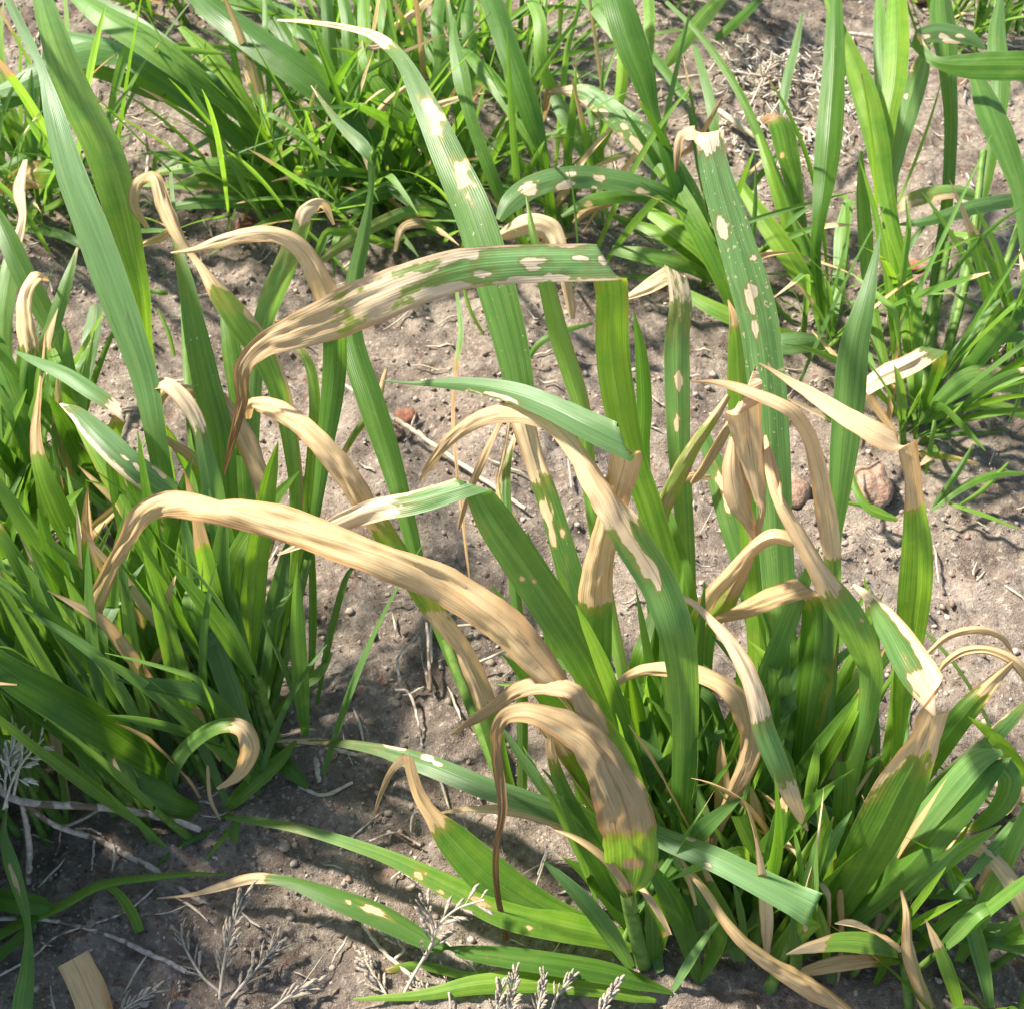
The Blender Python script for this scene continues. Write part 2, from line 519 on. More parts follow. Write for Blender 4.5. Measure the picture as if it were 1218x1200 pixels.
    return leaf_mesh(plant, P, W, H, D, G, B, SP, nx=nx, keel=keel, curl=curl, label=label, twist_sign=Sg * kk, patches=patches, edge=edge, ripple=ripple)

def stem(plant, pts, label=None):
    rows = []
    for x, y, w, z in pts:
        p = at(x, y, z * .01)
        rows.append([*p, w / FPX * ((p - CAM) @ FWD) * .5])
    C = np.array(rows)
    S = catmull(C, np.linspace(0, len(C) - 1, 6 * len(C))) if len(C) > 2 else np.linspace(C[0], C[1], 8)
    V, F = tube_geo(S[:, :3], S[:, 3], 9)
    return link('stem', V - plant.p, F, STEM, plant.o)

def fill_tillers(plant, n, spread, az, r):
    tops = []
    for i in range(n):
        ln = r.uniform(.03, .075); a = math.radians(r.uniform(*az)); ti = r.uniform(.05, .5)
        ba = r.uniform(0, 6.28); br = spread * math.sqrt(r.random())
        t = np.linspace(0, 1, 7)
        P = np.stack([br * math.cos(ba) + np.sin(ti) * math.cos(a) * ln * t, br * math.sin(ba) + np.sin(ti) * math.sin(a) * ln * t, ln * math.cos(ti) * t - .004], 1)
        V, F = tube_geo(P, np.interp(t, [0, .15, 1], [.0032, .0026, .0017]) * r.uniform(.8, 1.15), 7)
        link('stem', V, F, STEM, plant.o)
        tops.append((P[-2] + plant.p, a, ti))
    return tops

def fill(plant, n, len_cm=(10, 20), w_cm=(.7, 1.1), tilt=(10, 60), az=(0, 360), spread=.02, droop=(.4, 1.2), dead=.15, g=(.0, .5), tipdead=.5, sp=.0, z0=0.0, seed=0, tw_=1.0, tillers=None):
    r = random.Random(seed * 7 + n)
    tops = fill_tillers(plant, n // 5 if tillers is None else tillers, spread, az, r)
    for i in range(n):
        Lm = r.uniform(*len_cm) * .01; w = r.uniform(*w_cm) * .01
        a = math.radians(r.uniform(*az)); ti = math.radians(r.uniform(*tilt))
        dr = r.uniform(*droop)
        top = tops[i // 2] if i // 2 < len(tops) else None
        if top:
            a = top[1] + r.uniform(-.5, .5); ti = top[2] if i % 2 == 0 else top[2] + .2
            Lm *= .9; dr *= .6
        k = int(max(14, Lm / .004))
        s = np.linspace(0, 1, k)
        th = np.minimum(ti + dr * s ** 1.8, math.radians(150))
        if r.random() < .12:                      # kinked blade
            kp = r.uniform(.45, .8)
            th = th + np.clip((s - kp) * 14, 0, 1) * r.uniform(.6, 1.5)
        a_s = a + r.uniform(-.5, .5) * s
        dh = np.sin(th); dz = np.cos(th)
        step = Lm / (k - 1)
        x = np.cumsum(dh * np.cos(a_s)) * step; y = np.cumsum(dh * np.sin(a_s)) * step; z = np.cumsum(dz) * step
        ba = r.uniform(0, 6.28); br = spread * math.sqrt(r.random())
        P = np.stack([x + plant.p[0] + br * math.cos(ba), y + plant.p[1] + br * math.sin(ba), z + plant.p[2] + z0], 1)
        gz = gh(P[:, 0], P[:, 1]) + .003
        if top:
            P = P - P[0] + top[0]
            gz = gh(P[:, 0], P[:, 1]) + .003
        P[:, 2] = np.maximum(P[:, 2], gz)
        T = np.gradient(P, axis=0); T /= np.linalg.norm(T, axis=1)[:, None] + 1e-9
        side = np.stack([-np.sin(a_s), np.cos(a_s), 0 * a_s], 1)
        Nn = np.cross(T, side)
        tw = (r.uniform(-1.1, 1.1) + r.uniform(-1.3, 1.3) * s) * tw_
        W = side * np.cos(tw)[:, None] + Nn * np.sin(tw)[:, None]
        W /= np.linalg.norm(W, axis=1)[:, None]
        prof = np.interp(s, [0, .08, .35, .7, .9, 1], [.45, .6, 1, .85, .45, .03])
        dd = np.zeros(k)
        q = r.random()
        if q < dead:
            dd[:] = r.uniform(.75, 1)
        elif q < dead + tipdead:
            dd = np.clip((s - r.uniform(.6, .97)) * 9, 0, 1)
        gg = np.full(k, r.uniform(*g))
        br_ = np.clip((s - .93) * 10, 0, 1) * (1 if r.random() < .4 else 0)
        leaf_mesh(plant, P, W, np.maximum(w * .5 * prof, .0003), dd, gg, br_, np.full(k, sp if r.random() < .5 else 0), nx=7, keel=r.uniform(.1, .4), curl=(r.uniform(0, .5) if dd[0] > .5 else 0))

# ------------------------------------------------------------------ ground
def axis(lo, hi, d0, far, n_out):
    a = list(np.arange(lo, hi, d0))
    g = np.geomspace(d0 * 1.5, far, n_out)
    return np.array([lo - t for t in g[::-1]] + a + [hi + t for t in g])
gx = axis(-.62, .62, .0032, 60, 55)
gy = axis(.05, 1.42, .0032, 60, 55)
X, Y = np.meshgrid(gx, gy, indexing='ij')
Zg = gh(X, Y)
far = np.clip((np.hypot(X, Y - .6) - 1.2) / 2, 0, 1)
Zg = Zg * (1 - far) - .004 * far
gv = np.stack([X, Y, Zg], -1).reshape(-1, 3)
ground = link('soil_ground', gv, grid_faces(len(gx), len(gy))[:, ::-1], soil_material())
tag(ground, kind='structure')

# icosphere template
def ico():
    t = (1 + 5 ** .5) / 2
    v = np.array([(-1, t, 0), (1, t, 0), (-1, -t, 0), (1, -t, 0), (0, -1, t), (0, 1, t), (0, -1, -t), (0, 1, -t), (t, 0, -1), (t, 0, 1), (-t, 0, -1), (-t, 0, 1)], float)
    v /= np.linalg.norm(v[0])
    f = np.array([(0, 11, 5), (0, 5, 1), (0, 1, 7), (0, 7, 10), (0, 10, 11), (1, 5, 9), (5, 11, 4), (11, 10, 2), (10, 7, 6), (7, 1, 8), (3, 9, 4), (3, 4, 2), (3, 2, 6), (3, 6, 8), (3, 8, 9), (4, 9, 5), (2, 4, 11), (6, 2, 10), (8, 6, 7), (9, 8, 1)])
    return v, f
IV, IF = ico()
def crumbs(name, n, smin, smax, material, seed, flat=.7):
    r = np.random.default_rng(seed)
    x = r.uniform(-.60, .60, n); y = r.uniform(.12, 1.35, n)
    keep = vnoise(x * 9 + 3, y * 9 + seed) > r.random(n) * .85
    x, y = x[keep], y[keep]; n = len(x)
    s = smin * (smax / smin) ** (r.random(n) ** 2.6)
    z = gh(x, y) + s * .25
    V = IV[None] * (1 + (r.random((n, 12, 1)) - .5) * .85)
    sc = np.stack([s * r.uniform(.7, 1.3, n), s * r.uniform(.7, 1.3, n), s * flat * r.uniform(.7, 1.2, n)], 1)
    V = V * sc[:, None]
    a = r.random(n) * 6.28
    ca, sa = np.cos(a)[:, None], np.sin(a)[:, None]
    V = np.stack([V[..., 0] * ca - V[..., 1] * sa, V[..., 0] * sa + V[..., 1] * ca, V[..., 2]], -1)
    V = V + np.stack([x, y, z], 1)[:, None]
    F = IF[None] + (np.arange(n) * 12)[:, None, None]
    o = link(name, V.reshape(-1, 3), F.reshape(-1, 3), material, smooth=False)
    tag(o, kind='stuff')
    return o
tag(crumbs('soil_crumbs', 42000, .0005, .0027, CRUMB, 3), 'loose brown soil crumbs scattered over the bare ground', 'soil')
tag(crumbs('pale_grit', 6000, .0007, .0028, GRIT, 8), 'pale sand and grit grains lying on the soil', 'grit')

# straw litter: short chaff lying on the soil
def litter(name, n, material, lr, wr, seed, box=(-.6, .6, .12, 1.35), lift=.002, bmul=.6):
    r = np.random.default_rng(seed)
    Vs, Fs = [], []; base = 0
    for i in range(n):
        x = r.uniform(box[0], box[1]); y = r.uniform(box[2], box[3])
        ln = r.uniform(*lr); w = r.uniform(*wr); a = r.random() * 6.28; bend = r.uniform(-.8, .8)
        t = np.linspace(-.5, .5, 5)
        aa = a + bend * t * r.uniform(.1, 1) * bmul
        px = x + np.cumsum(np.cos(aa)) * ln / 4; py = y + np.cumsum(np.sin(aa)) * ln / 4
        pz = gh(px, py) + lift * r.uniform(.6, 2) + .002 * np.abs(t) * r.uniform(-1, 3)
        V, F = tube_geo(np.stack([px, py, pz], 1), np.array([.4, 1, 1, .9, .3]) * w, 4)
        Vs.append(V); Fs.append(F + base); base += len(V)
    o = link(name, np.vstack(Vs), np.vstack(Fs), material)
    return tag(o, kind='stuff')
tag(litter('straw_litter', 900, STRAW, (.004, .034), (.0003, .0010), 21), 'bits of dry straw and chaff strewn over the soil', 'litter')
tag(litter('dark_litter', 260, TWIG, (.006, .03), (.0003, .0011), 22), 'greyish brown rootlets and rotting stalk bits on the soil', 'litter')

tag(litter('bleached_chaff', 340, HUSKW, (.005, .018), (.0004, .0011), 31, box=(.18, .30, .96, 1.12), lift=.003, bmul=.25), 'heap of bleached broken chaff on the sunlit soil', 'litter')

# ------------------------------------------------------------------ plants: front tuft, right of centre
PA = Plant(782, 1108, 'large blighted wheat plant at front centre, its long straw-coloured leaf arching far left')
PB = Plant(868, 1092, 'wheat plant right of centre with a very tall blue-green leaf bearing pale patches')
PC = Plant(950, 1108, 'wheat plant at front right, its blades folding over into bleached tips')
PD = Plant(1010, 1130, 'wheat plant at lower right, its bright green blade hooked over at the end')

# big straw-coloured arch
L(PA, [(178, 893, 2, 2, 1), (150, 850, 4, 5), (128, 790, 7, 9.5), (112, 735, 15, 13), (122, 695, 22, 15), (150, 645, 28, 18), (172, 612, 37, 19.6), (208, 598, 39, 20.6), (260, 604, 40, 21), (330, 622, 44, 21), (400, 645, 46, 21), (470, 668, 48, 20.5), (540, 702, 48, 19.5), (600, 745, 45, 18.5), (645, 792, 38, 17), (676, 828, 22, 15.5), (700, 870, 16, 12, .6), (735, 950, 16, 7, 0), (770, 1060, 18, 2), (782, 1105, 18, 0)],
  g=.15, roll=(20, 10, -14, -20, -12, 0), curl=.04, keel=.16, ripple=.10, brown=(.55, .35, .12, 0, 0, 0, .05, .1, 0), label='long straw-coloured dead leaf arching left with its brown tip hanging')
# second dead arch whose thin brown tip hangs
L(PA, [(603, 1118, 8, .8, 1), (592, 1060, 9, 4), (590, 1010, 9, 7), (598, 960, 11, 9.5), (591, 900, 13, 12), (590, 868, 18, 14), (606, 848, 24, 15.2), (640, 848, 36, 15.8), (690, 872, 52, 15.2), (722, 912, 62, 13.8), (744, 960, 66, 12, 1), (750, 1000, 74, 10, .30), (751, 1030, 72, 8, 0), (749, 1056, 40, 6.6, 0), (750, 1064, 22, 6.1), (757, 1085, 16, 5)],
  g=.15, roll=(0, 0, 10, 14, 4, 0), curl=-.15, keel=.20, brown=(.95, .95, .8, .5, .15, .15, .2, 0), patches=[(752, 1026, 5, 11), (744, 1054, 4, 9), (782, 1030, 4, 5)], label='broad dead leaf bent over, brown thin tip hanging, green base')
stem(PA, [(745, 1060, 17, 6.2), (752, 1090, 19, 4), (766, 1146, 21, .3)])
# small dead arch above it
L(PA, [(536, 873, 3, 9, 1), (560, 856, 12, 11), (590, 838, 18, 13), (622, 818, 26, 15.5), (655, 812, 24, 16.3), (684, 820, 20, 16.5), (698, 840, 26, 15.5), (718, 868, 38, 13.8, .55), (745, 910, 34, 11, 0), (775, 1000, 28, 5), (785, 1080, 20, 1)],
  g=.3, curl=.3, brown=(.6, .3, .2, .25, .1, 0), label='small dead leaf arching left with twisted tip')
# folded blade in the middle
L(PA, [(330, 660, 2, 14, 1), (372, 640, 14, 17), (405, 622, 26, 18.5), (450, 605, 30, 19.6, .75), (500, 594, 32, 20.4, .18), (562, 576, 30, 21.2, .18), 'F', (590, 622, 50, 19.6, 0), (630, 680, 54, 17.5), (672, 745, 54, 15), (708, 810, 48, 12), (745, 900, 36, 7.5), (775, 1000, 26, 3), (782, 1090, 20, .5)],
  g=[.75, .30], roll=[8, -14], keel=.24, edge=(-1, (.9, .9, .75, .05, 0, 0, 0, 0)), patches=[(470, 609, 3, 2), (620, 688, 4, 3), (635, 690, 3, 2)], label='green blade folded sharply over to a bleached tip on the left')
# rising arch: dead tip, green base
L(PA, [(500, 572, 4, 17.5, 1), (515, 548, 12, 19.5), (540, 518, 19, 21.5), (575, 496, 23, 23), (615, 490, 25, 23.6), (655, 502, 28, 23.8), (690, 540, 33, 23.2), (722, 590, 42, 22.2, .95), (752, 640, 50, 21, .30), (783, 690, 50, 19.5, .10), (803, 745, 48, 18), (812, 800, 43, 15.5, 0), (815, 870, 35, 12), (811, 950, 30, 8), (806, 1030, 24, 4), (800, 1090, 20, .5)],
  g=(.3, .3, .3, .55, .35, .1, 0), roll=(0, 10, 16, 0, -12, -18), curl=.1, brown=(.35, .3, 0, 0, 0, 0, 0, 0, 0),
  patches=[(735, 622, 26, 8), (752, 648, 26, 8), (768, 672, 16, 7), (780, 690, 9, 5)], label='blade with straw-coloured curled tip and a long bleached streak')
# blue-green tip folded over bleached upright
L(PA, [(455, 453, 2, 21.5, 0), (490, 456, 5, 22), (520, 456, 12, 22.8), (560, 458, 21, 23.6), (610, 467, 29, 24.4), (655, 484, 34, 24.9), (700, 506, 40, 25.1), (742, 526, 42, 25.0, .05), ('F', -72, 50), (744, 545, 40, 23.8, 1), (732, 590, 38, 21.6, 1), (716, 650, 40, 18.5), (708, 700, 43, 16, .93), (707, 726, 44, 14.9, .3), (706, 770, 46, 12.8, 0), (706, 830, 42, 9.8), (718, 900, 34, 6.5), (745, 1000, 26, 2.5), (775, 1095, 18, .3)],
  g=[.9, .15], roll=[-12, 10], brown=(.95, .05, 0, 0, 0, 0, 0, 0, 0, 0, 0, 0), curl=.08, patches=[(590, 470, 18, 3)], label='upright bleached blade folded over to a blue-green pointed tip')
# big mosaic leaf
L(PA, [(266, 565, 3, 15.5, 1), (275, 530, 8, 17.5), (287, 480, 14, 20.5), (289, 440, 20, 23), (314, 412, 30, 24.2), (350, 397, 50, 25, .58), (395, 380, 62, 25.7, .56), (445, 357, 66, 26.2, .56), (500, 336, 60, 26.6, .40), (560, 319, 54, 27, .27), (630, 313, 51, 27.2, .22), (722, 312, 50, 27.2, .22), ('F', -60, 50), (728, 355, 44, 25.4, .08), (728, 410, 46, 23, 0), (735, 470, 46, 20.5), (750, 540, 38, 17.5), (775, 610, 34, 14.8), (800, 700, 34, 11.5), (808, 800, 30, 8.5), (800, 950, 24, 4), (790, 1090, 18, .3)],
  g=[(.1, .15, .2, .3, .75, .95, .95), .08], roll=[(0, 10, -14, -18, -10), 12], keel=.16, brown=(.9, .7, .2, 0, 0, 0, 0, 0, 0, 0, 0, 0, 0), edge=(0, (.4, .6, .8, .8, .60, .52, .0, 0, 0, 0, 0, 0)),
  patches=[(575, 326, 18, 4), (632, 311, 16, 4), (636, 319, 9, 3), (688, 308, 10, 2.5), (664, 331, 13, 6), (622, 333, 30, 4), (545, 305, 22, 6), (480, 333, 26, 4), (716, 310, 6, 6), (520, 345, 30, 5)], label='large leaf folded over to the left, green with merging cream patches and a brown hanging tip')
# tall leaf leaning back left
L(PA, [(330, 24, 3, 22, 1), (365, 26, 6, 23), (405, 32, 9, 24), (446, 43, 12, 25, .9), (478, 72, 20, 25.5, .1), (505, 125, 34, 25.3, 0), (532, 185, 44, 24.6), (560, 250, 50, 23.6), (583, 320, 52, 22.2), (603, 390, 48, 20.4), (617, 455, 40, 18.6), (625, 505, 32, 17.2, .9), (636, 545, 28, 16, .75), (652, 595, 30, 14.6, .2), (670, 650, 30, 13), (690, 710, 28, 11), (712, 780, 24, 8.5, 0), (745, 900, 20, 4), (778, 1080, 16, .3)],
  g=(.5, .55, .45, .35, .3, .4, .6, .4), roll=(0, -10, -18, -14, -10, 0), keel=.14, sp=(.2, .5, .5, .1, .1),
  patches=[(510, 128, 14, 7), (519, 150, 14, 6), (524, 140, 6, 8), (549, 210, 18, 8), (556, 196, 8, 4), (651, 612, 15, 6), (657, 640, 8, 4), (669, 634, 4, 2.5)], label='tall broad leaf leaning back with two cream patches and a dry thin tip')
L(PA, [(626, 234, 2, 21, 0), (636, 285, 12, 20), (650, 335, 22, 18.8), (665, 395, 27, 17), (682, 450, 27, 15.2), (695, 500, 22, 13.5), (705, 600, 20, 10), (725, 720, 18, 7), (760, 900, 16, 3), (780, 1070, 14, .3)], g=.35, roll=14, keel=.3, edge=(-1, .45))
L(PA, [(754, 372, 2, 22, 0), (762, 420, 16, 20.5), (766, 480, 21, 18.5), (764, 540, 20, 16.5), (770, 640, 22, 13), (782, 760, 22, 9), (792, 900, 20, 5), (790, 1080, 16, .3)], g=0, roll=-20, keel=.35, sp=.3)
L(PA, [(740, 357, 3, 15, 1), (768, 342, 18, 16.5, .62), (803, 322, 24, 18, .55), 'F', (810, 360, 30, 16.8, .50), (806, 400, 33, 15.4, .30), (806, 460, 34, 13.6, 0), (808, 530, 31, 11.5), (813, 600, 26, 9.5), (818, 690, 24, 7), (820, 800, 20, 4.5), (812, 1000, 16, 1.5), (800, 1090, 14, .2)],
  g=[.5, (.8, .2, .1)], roll=[0, -12], patches=[(806, 453, 9, 3), (804, 504, 7, 3), (808, 640, 4, 2)], label='blade bent over at the top where cream streaks meet blue-green')
# blades low in the centre
L(PA, [(757, 560, 6, 14, 0), (785, 610, 28, 13), (808, 690, 36, 11), (826, 790, 36, 8), (828, 900, 30, 4.5), (815, 1060, 20, .5)], g=.2, roll=-16)
L(PA, [(657, 862, 3, 13, 1), (654, 890, 12, 11.8, .7), (668, 935, 20, 9.6, .1), (695, 995, 30, 6.8, 0), (725, 1050, 28, 3.6), (750, 1100, 18, .8)], g=.12, roll=-10, label='low blade with a dry yellow tip curling left')
L(PA, [(640, 850, 3, 11, .9), (668, 878, 22, 10, .7), (700, 930, 34, 7.6, .05), (735, 1000, 34, 4.4, 0), (765, 1080, 22, 1)], g=.05, roll=20)
L(PA, [(325, 881, 3, 1.4, .6), (365, 881, 8, 2), (410, 884, 12, 3, .3), (455, 892, 19, 4, .3), (515, 911, 27, 5.2, .05), (575, 935, 30, 5.8, 0), (630, 953, 30, 5.6), (690, 975, 27, 4.6), (745, 1010, 22, 2.8), (780, 1080, 16, .5)],
  g=(.5, .6, .85, .75, .4), roll=18, keel=.15, patches=[(470, 888, 12, 4), (508, 900, 8, 5), (520, 908, 5, 2), (495, 930, 26, 6)], label='low blue-green leaf reaching left with small cream spots')
L(PA, [(445, 968, 2, 3, 1), (452, 946, 6, 4.2), (466, 916, 9, 6.2), (486, 898, 14, 7), 'F', (490, 918, 17, 6.6), (500, 948, 18, 5.8), (516, 972, 22, 5.2, .75), (540, 1000, 44, 4.4, 0), (580, 1040, 56, 3.4), (630, 1075, 52, 2.4), (690, 1100, 36, 1.6), (750, 1112, 20, .6)],
  g=[.2, .05], roll=[0, 10], brown=(.5, .4, .1, 0, 0, 0, 0), label='broad low green leaf ending in a hooked dry tip')
L(PA, [(520, 967, 2, 3.6, 1), (560, 962, 7, 4.2), (610, 964, 14, 4.4), (655, 975, 16, 4.2), (700, 1000, 16, 3, .5), (750, 1060, 14, 1, 0)], g=.4, label='narrow dead strip lying across the low leaves')
L(PA, [(268, 972, 4, 1.5, 0), (300, 975, 10, 2.2), (350, 984, 13, 3, .35), (405, 999, 15, 3.4, 0), (470, 1022, 20, 3.4), (540, 1056, 32, 3, 0), (600, 1084, 40, 2.6), (660, 1098, 42, 2.2), (720, 1112, 34, 1.6), (770, 1130, 20, .8)],
  g=(.6, .5, .2, .05, .05), roll=14, patches=[(498, 1040, 6, 5), (570, 1072, 12, 4), (525, 1060, 4, 2), (630, 1103, 4, 3)])
L(PA, [(186, 1068, 2, .8, 1), (225, 1064, 5, 1.4), (265, 1053, 10, 2), (301, 1043, 13, 2.4, .8), (345, 1048, 15, 2.8, 0), (400, 1068, 28, 3), (455, 1090, 32, 2.8), (512, 1121, 22, 2.4), (535, 1130, 13, 2.3), 'F', (590, 1136, 26, 2.3), (660, 1146, 30, 2.2), (730, 1158, 28, 1.6), (800, 1180, 14, .4)],
  g=[(.3, .4, .35, .3), .12], roll=[16, -14], patches=[(443, 1082, 16, 4), (415, 1073, 4, 2)], label='low leaf stretching far left to a dry tip with a notch')
L(PA, [(420, 1188, 3, 1, .3), (500, 1183, 14, 1.3, 0), (570, 1170, 26, 1.6), (640, 1168, 26, 1.6), (710, 1176, 20, 1.3), (780, 1190, 12, .5)], g=.05, sp=.4)
L(PA, [(600, 1145, 4, .8, 0), (560, 1160, 10, 1.0), (500, 1148, 12, .8), (455, 1155, 8, .8, .6)], g=.1, sp=.3)
L(PB, [(773, 1030, 12, 7, 0), (798, 1068, 30, 5.4), (818, 1115, 28, 2.8), (830, 1168, 12, .4)], g=.05, roll=10, keel=.3)
L(PB, [(845, 1080, 10, 5, 0), (856, 1110, 20, 3.4), (846, 1140, 18, 1.6), (830, 1168, 10, .3)], g=0, roll=-10)
L(PA, [(776, 1065, 20, 5.6, 0), (782, 1105, 32, 3.2), (780, 1145, 14, .6)], g=.1, roll=25, patches=[(795, 1110, 3, 9)])
L(PA, [(690, 850, 20, 8, 0), (740, 880, 36, 7), (800, 925, 36, 5.5), (850, 985, 26, 3)], g=.55, roll=20)
L(PA, [(740, 810, 20, 7.6, 0), (790, 850, 44, 6.6), (840, 900, 44, 4.8), (870, 990, 26, 1.6)], g=.05, roll=-20)
L(PA, [(620, 420, 2, 9, .9), (600, 540, 8, 8.8, .7), (597, 590, 14, 8.6, .5), (640, 690, 22, 8.4, 0), (690, 770, 26, 6), (740, 900, 24, 3), (780, 1060, 16, .3)], g=.2)
L(PA, [(622, 515, 8, 14, .3), (640, 570, 18, 13, 0), (664, 650, 24, 11.3), (685, 730, 26, 9), (715, 840, 24, 5.6), (760, 1000, 18, 1.6)], g=.05, roll=-25, keel=.35)
L(PA, [(598, 495, 5, 13, .95), (575, 545, 11, 12, .6), (556, 590, 9, 10, .9), (545, 630, 6, 8, 1)], g=.3, brown=.4, label='short curled dry blade tip hanging in the centre')

# ---------------- plant B: tall leaf
L(PB, [(804, 205, 4, 27.6, 1), (806, 180, 11, 28.4), (812, 160, 15, 29, .9), (842, 158, 34, 29.5, .62), ('F', 12, 42), (852, 205, 43, 28.8, .18), (868, 260, 47, 27.6, .05), (886, 320, 50, 26.2, .05), (902, 380, 52, 24.6, .1), (912, 450, 53, 22.6, .05), (918, 530, 51, 20.2, 0), (922, 620, 47, 17.2), (928, 720, 42, 14), (930, 820, 36, 10.8), (922, 930, 32, 7), (900, 1040, 28, 2.8), (880, 1088, 20, .4)],
  g=[.4, (.95, .8, .75, .6, .3, .1, 0)], roll=[0, (-16, -12, -8, 10, 14)], keel=.18, sp=(.4, .9, 1.0, .4, .2, 0, 0), brown=(.95, .0, 0, 0, 0, 0, 0, 0, 0, 0, 0, 0, 0, 0, 0, 0, 0, 0),
  patches=[(842, 170, 12, 16), (860, 271, 13, 6), (896, 307, 5, 5), (892, 360, 13, 5), (898, 392, 13, 5), (894, 345, 8, 4), (912, 300, 3, 2)], label='very tall broad blue-green leaf with white patches, bent at the top')
L(PB, [(866, 357, 2, 21.5, 1), (872, 376, 12, 21, .8), (877, 410, 24, 19.8, 0), (880, 460, 32, 18), (886, 540, 34, 15.4), (896, 650, 34, 12), (905, 780, 34, 8.4), (905, 920, 28, 4.4), (885, 1080, 18, .4)], g=.1, roll=16)
L(PB, [(838, 518, 14, 12.5, .1), (852, 560, 28, 11.6), (870, 625, 32, 10.2), (892, 700, 30, 8.4), (905, 800, 26, 6), (905, 940, 22, 3), (888, 1080, 16, .4)], g=.45, roll=-8, patches=[(856, 570, 14, 4), (865, 604, 7, 2.5)])
# dead twisted blade hanging in front of the tall one
L(PB, [(905, 455, 34, 26.6, 1), (888, 462, 50, 26.6, .9), 'F', (890, 500, 42, 25, .82), (896, 545, 30, 23.2, .9), (903, 590, 15, 21.4), (906, 612, 8, 20.6), (888, 668, 16, 17, .75), (862, 715, 30, 14, .42), (840, 745, 32, 12, .30), (836, 820, 24, 8.6, 0), (850, 960, 20, 3.6), (868, 1080, 16, .3)],
  g=[.5, .35], roll=[10, 0], curl=.5, ripple=.2, brown=(.1, .1, .25, .35, .3, .2, 0, 0), label='twisted pinkish-brown dead blade hanging from its folded top')
L(PB, [(872, 520, 8, 23.4, 1), (870, 560, 24, 22.4), (878, 600, 30, 21), (893, 630, 16, 19.4, .8), (900, 660, 6, 18, 1)], g=.3, curl=.7, brown=.1)
L(PB, [(944, 645, 22, 20.5, 1), (918, 640, 24, 20.6), (892, 655, 20, 19.2), (866, 685, 18, 17, .9), (842, 715, 20, 14.6, .7), (828, 760, 24, 11.5, .1), (830, 850, 22, 7.5, 0), (860, 1060, 16, .5)], g=.2, curl=.4, label='pale dead strip arching down to the left')
L(PB, [(866, 470, 8, 20, 1), (848, 498, 14, 19, .5), (822, 535, 20, 17.6, .5), (800, 575, 26, 16, .40), (784, 615, 22, 14, .55), (782, 680, 20, 11, .2), (800, 820, 18, 6, 0), (850, 1050, 14, .5)], g=.5, curl=.5, keel=.4, ripple=.2, brown=.3)
L(PB, [(880, 478, 4, 19, 1), (858, 520, 12, 18), (836, 558, 11, 16.4), (822, 575, 10, 15.6, .9)], g=.2, curl=.6, brown=.25)
L(PB, [(845, 566, 6, 12, 1), (818, 566, 10, 12.2), (790, 592, 10, 11.6), (772, 612, 5, 11)], g=.2, curl=.5, brown=.35)
# hanging green blade with bleached top
L(PB, [(961, 988, 2, 9.5, 1), (952, 968, 14, 10.6, .95), (938, 935, 26, 12.2, .55), (925, 905, 30, 13.4, .12), (910, 868, 31, 14.6, .25), (903, 838, 29, 15.6, .85), (890, 800, 24, 16.6, 1), (870, 765, 17, 17.2), (845, 735, 11, 17.4), (820, 713, 8, 17.2), (800, 712, 8, 16.6, .9), (790, 740, 12, 14, .4), (800, 840, 20, 9, 0), (845, 1040, 18, 1)],
  g=(.3, .7, .6, .3, .3, .1, 0), roll=-14, curl=.1, label='blade hanging down to the right, straw-coloured with a grey-green middle')
# dead arch right of centre
L(PB, [(728, 818, 4, 11, 1), (748, 803, 11, 12), (775, 796, 17, 13), (815, 798, 22, 13.8), (850, 806, 25, 14), (878, 828, 29, 13.6), (891, 865, 27, 12.2), (888, 900, 24, 10.6), (872, 940, 20, 8.6), (852, 985, 15, 6, .8), (838, 1030, 17, 3.6, 0), (842, 1085, 14, .6)],
  g=.2, roll=(10, 14, -10, 0), curl=.3, brown=(.1, .1, .15, .4, .3, 0), label='brown dead leaf arching over and curling down in the centre')
L(PB, [(745, 895, 2, 3, 1), (770, 1005, 3, 3, .9), (800, 990, 5, 3.6), (825, 955, 4, 5, 1)], g=.2)
# blade with torn tip lying in front
L(PB, [(700, 960, 14, 5, 0), (745, 975, 22, 6.4), (795, 998, 28, 7.6), (850, 1020, 34, 8.4), (905, 1048, 38, 8.6), (968, 1082, 46, 8.2, .03), ('F', 62, 46), (955, 1100, 34, 6, 0), (930, 1130, 24, 2.6), (915, 1150, 16, .4)],
  g=[.95, .2], roll=[(22, 18, 12), 0], keel=.2, patches=[(841, 1027, 5, 3), (958, 1104, 5, 3), (822, 998, 5, 2)], label='blue-green blade lying across the front, snapped at its right end')
L(PB, [(803, 1014, 2, 6, 1), (820, 1036, 7, 6.4), (840, 1062, 10, 6.6), (866, 1100, 13, 6.2), (896, 1130, 18, 5.2), (930, 1152, 24, 4), (968, 1173, 26, 2.6), (1005, 1200, 16, 1.2), (1030, 1222, 10, .4)], g=.15, curl=.5, keel=.35, roll=(0, 10, -12), ripple=.1, label='thin twisted dead leaf curving across the bottom')
L(PB, [(880, 970, 24, 8, 0), (905, 1030, 30, 5.4), (905, 1085, 26, 2.6), (895, 1130, 16, .5)], g=.1, keel=.3)
L(PB, [(930, 760, 20, 12.5, 0), (945, 840, 36, 9.8), (940, 930, 34, 6.8), (915, 1030, 28, 3), (890, 1090, 18, .4)], g=.05, roll=22)

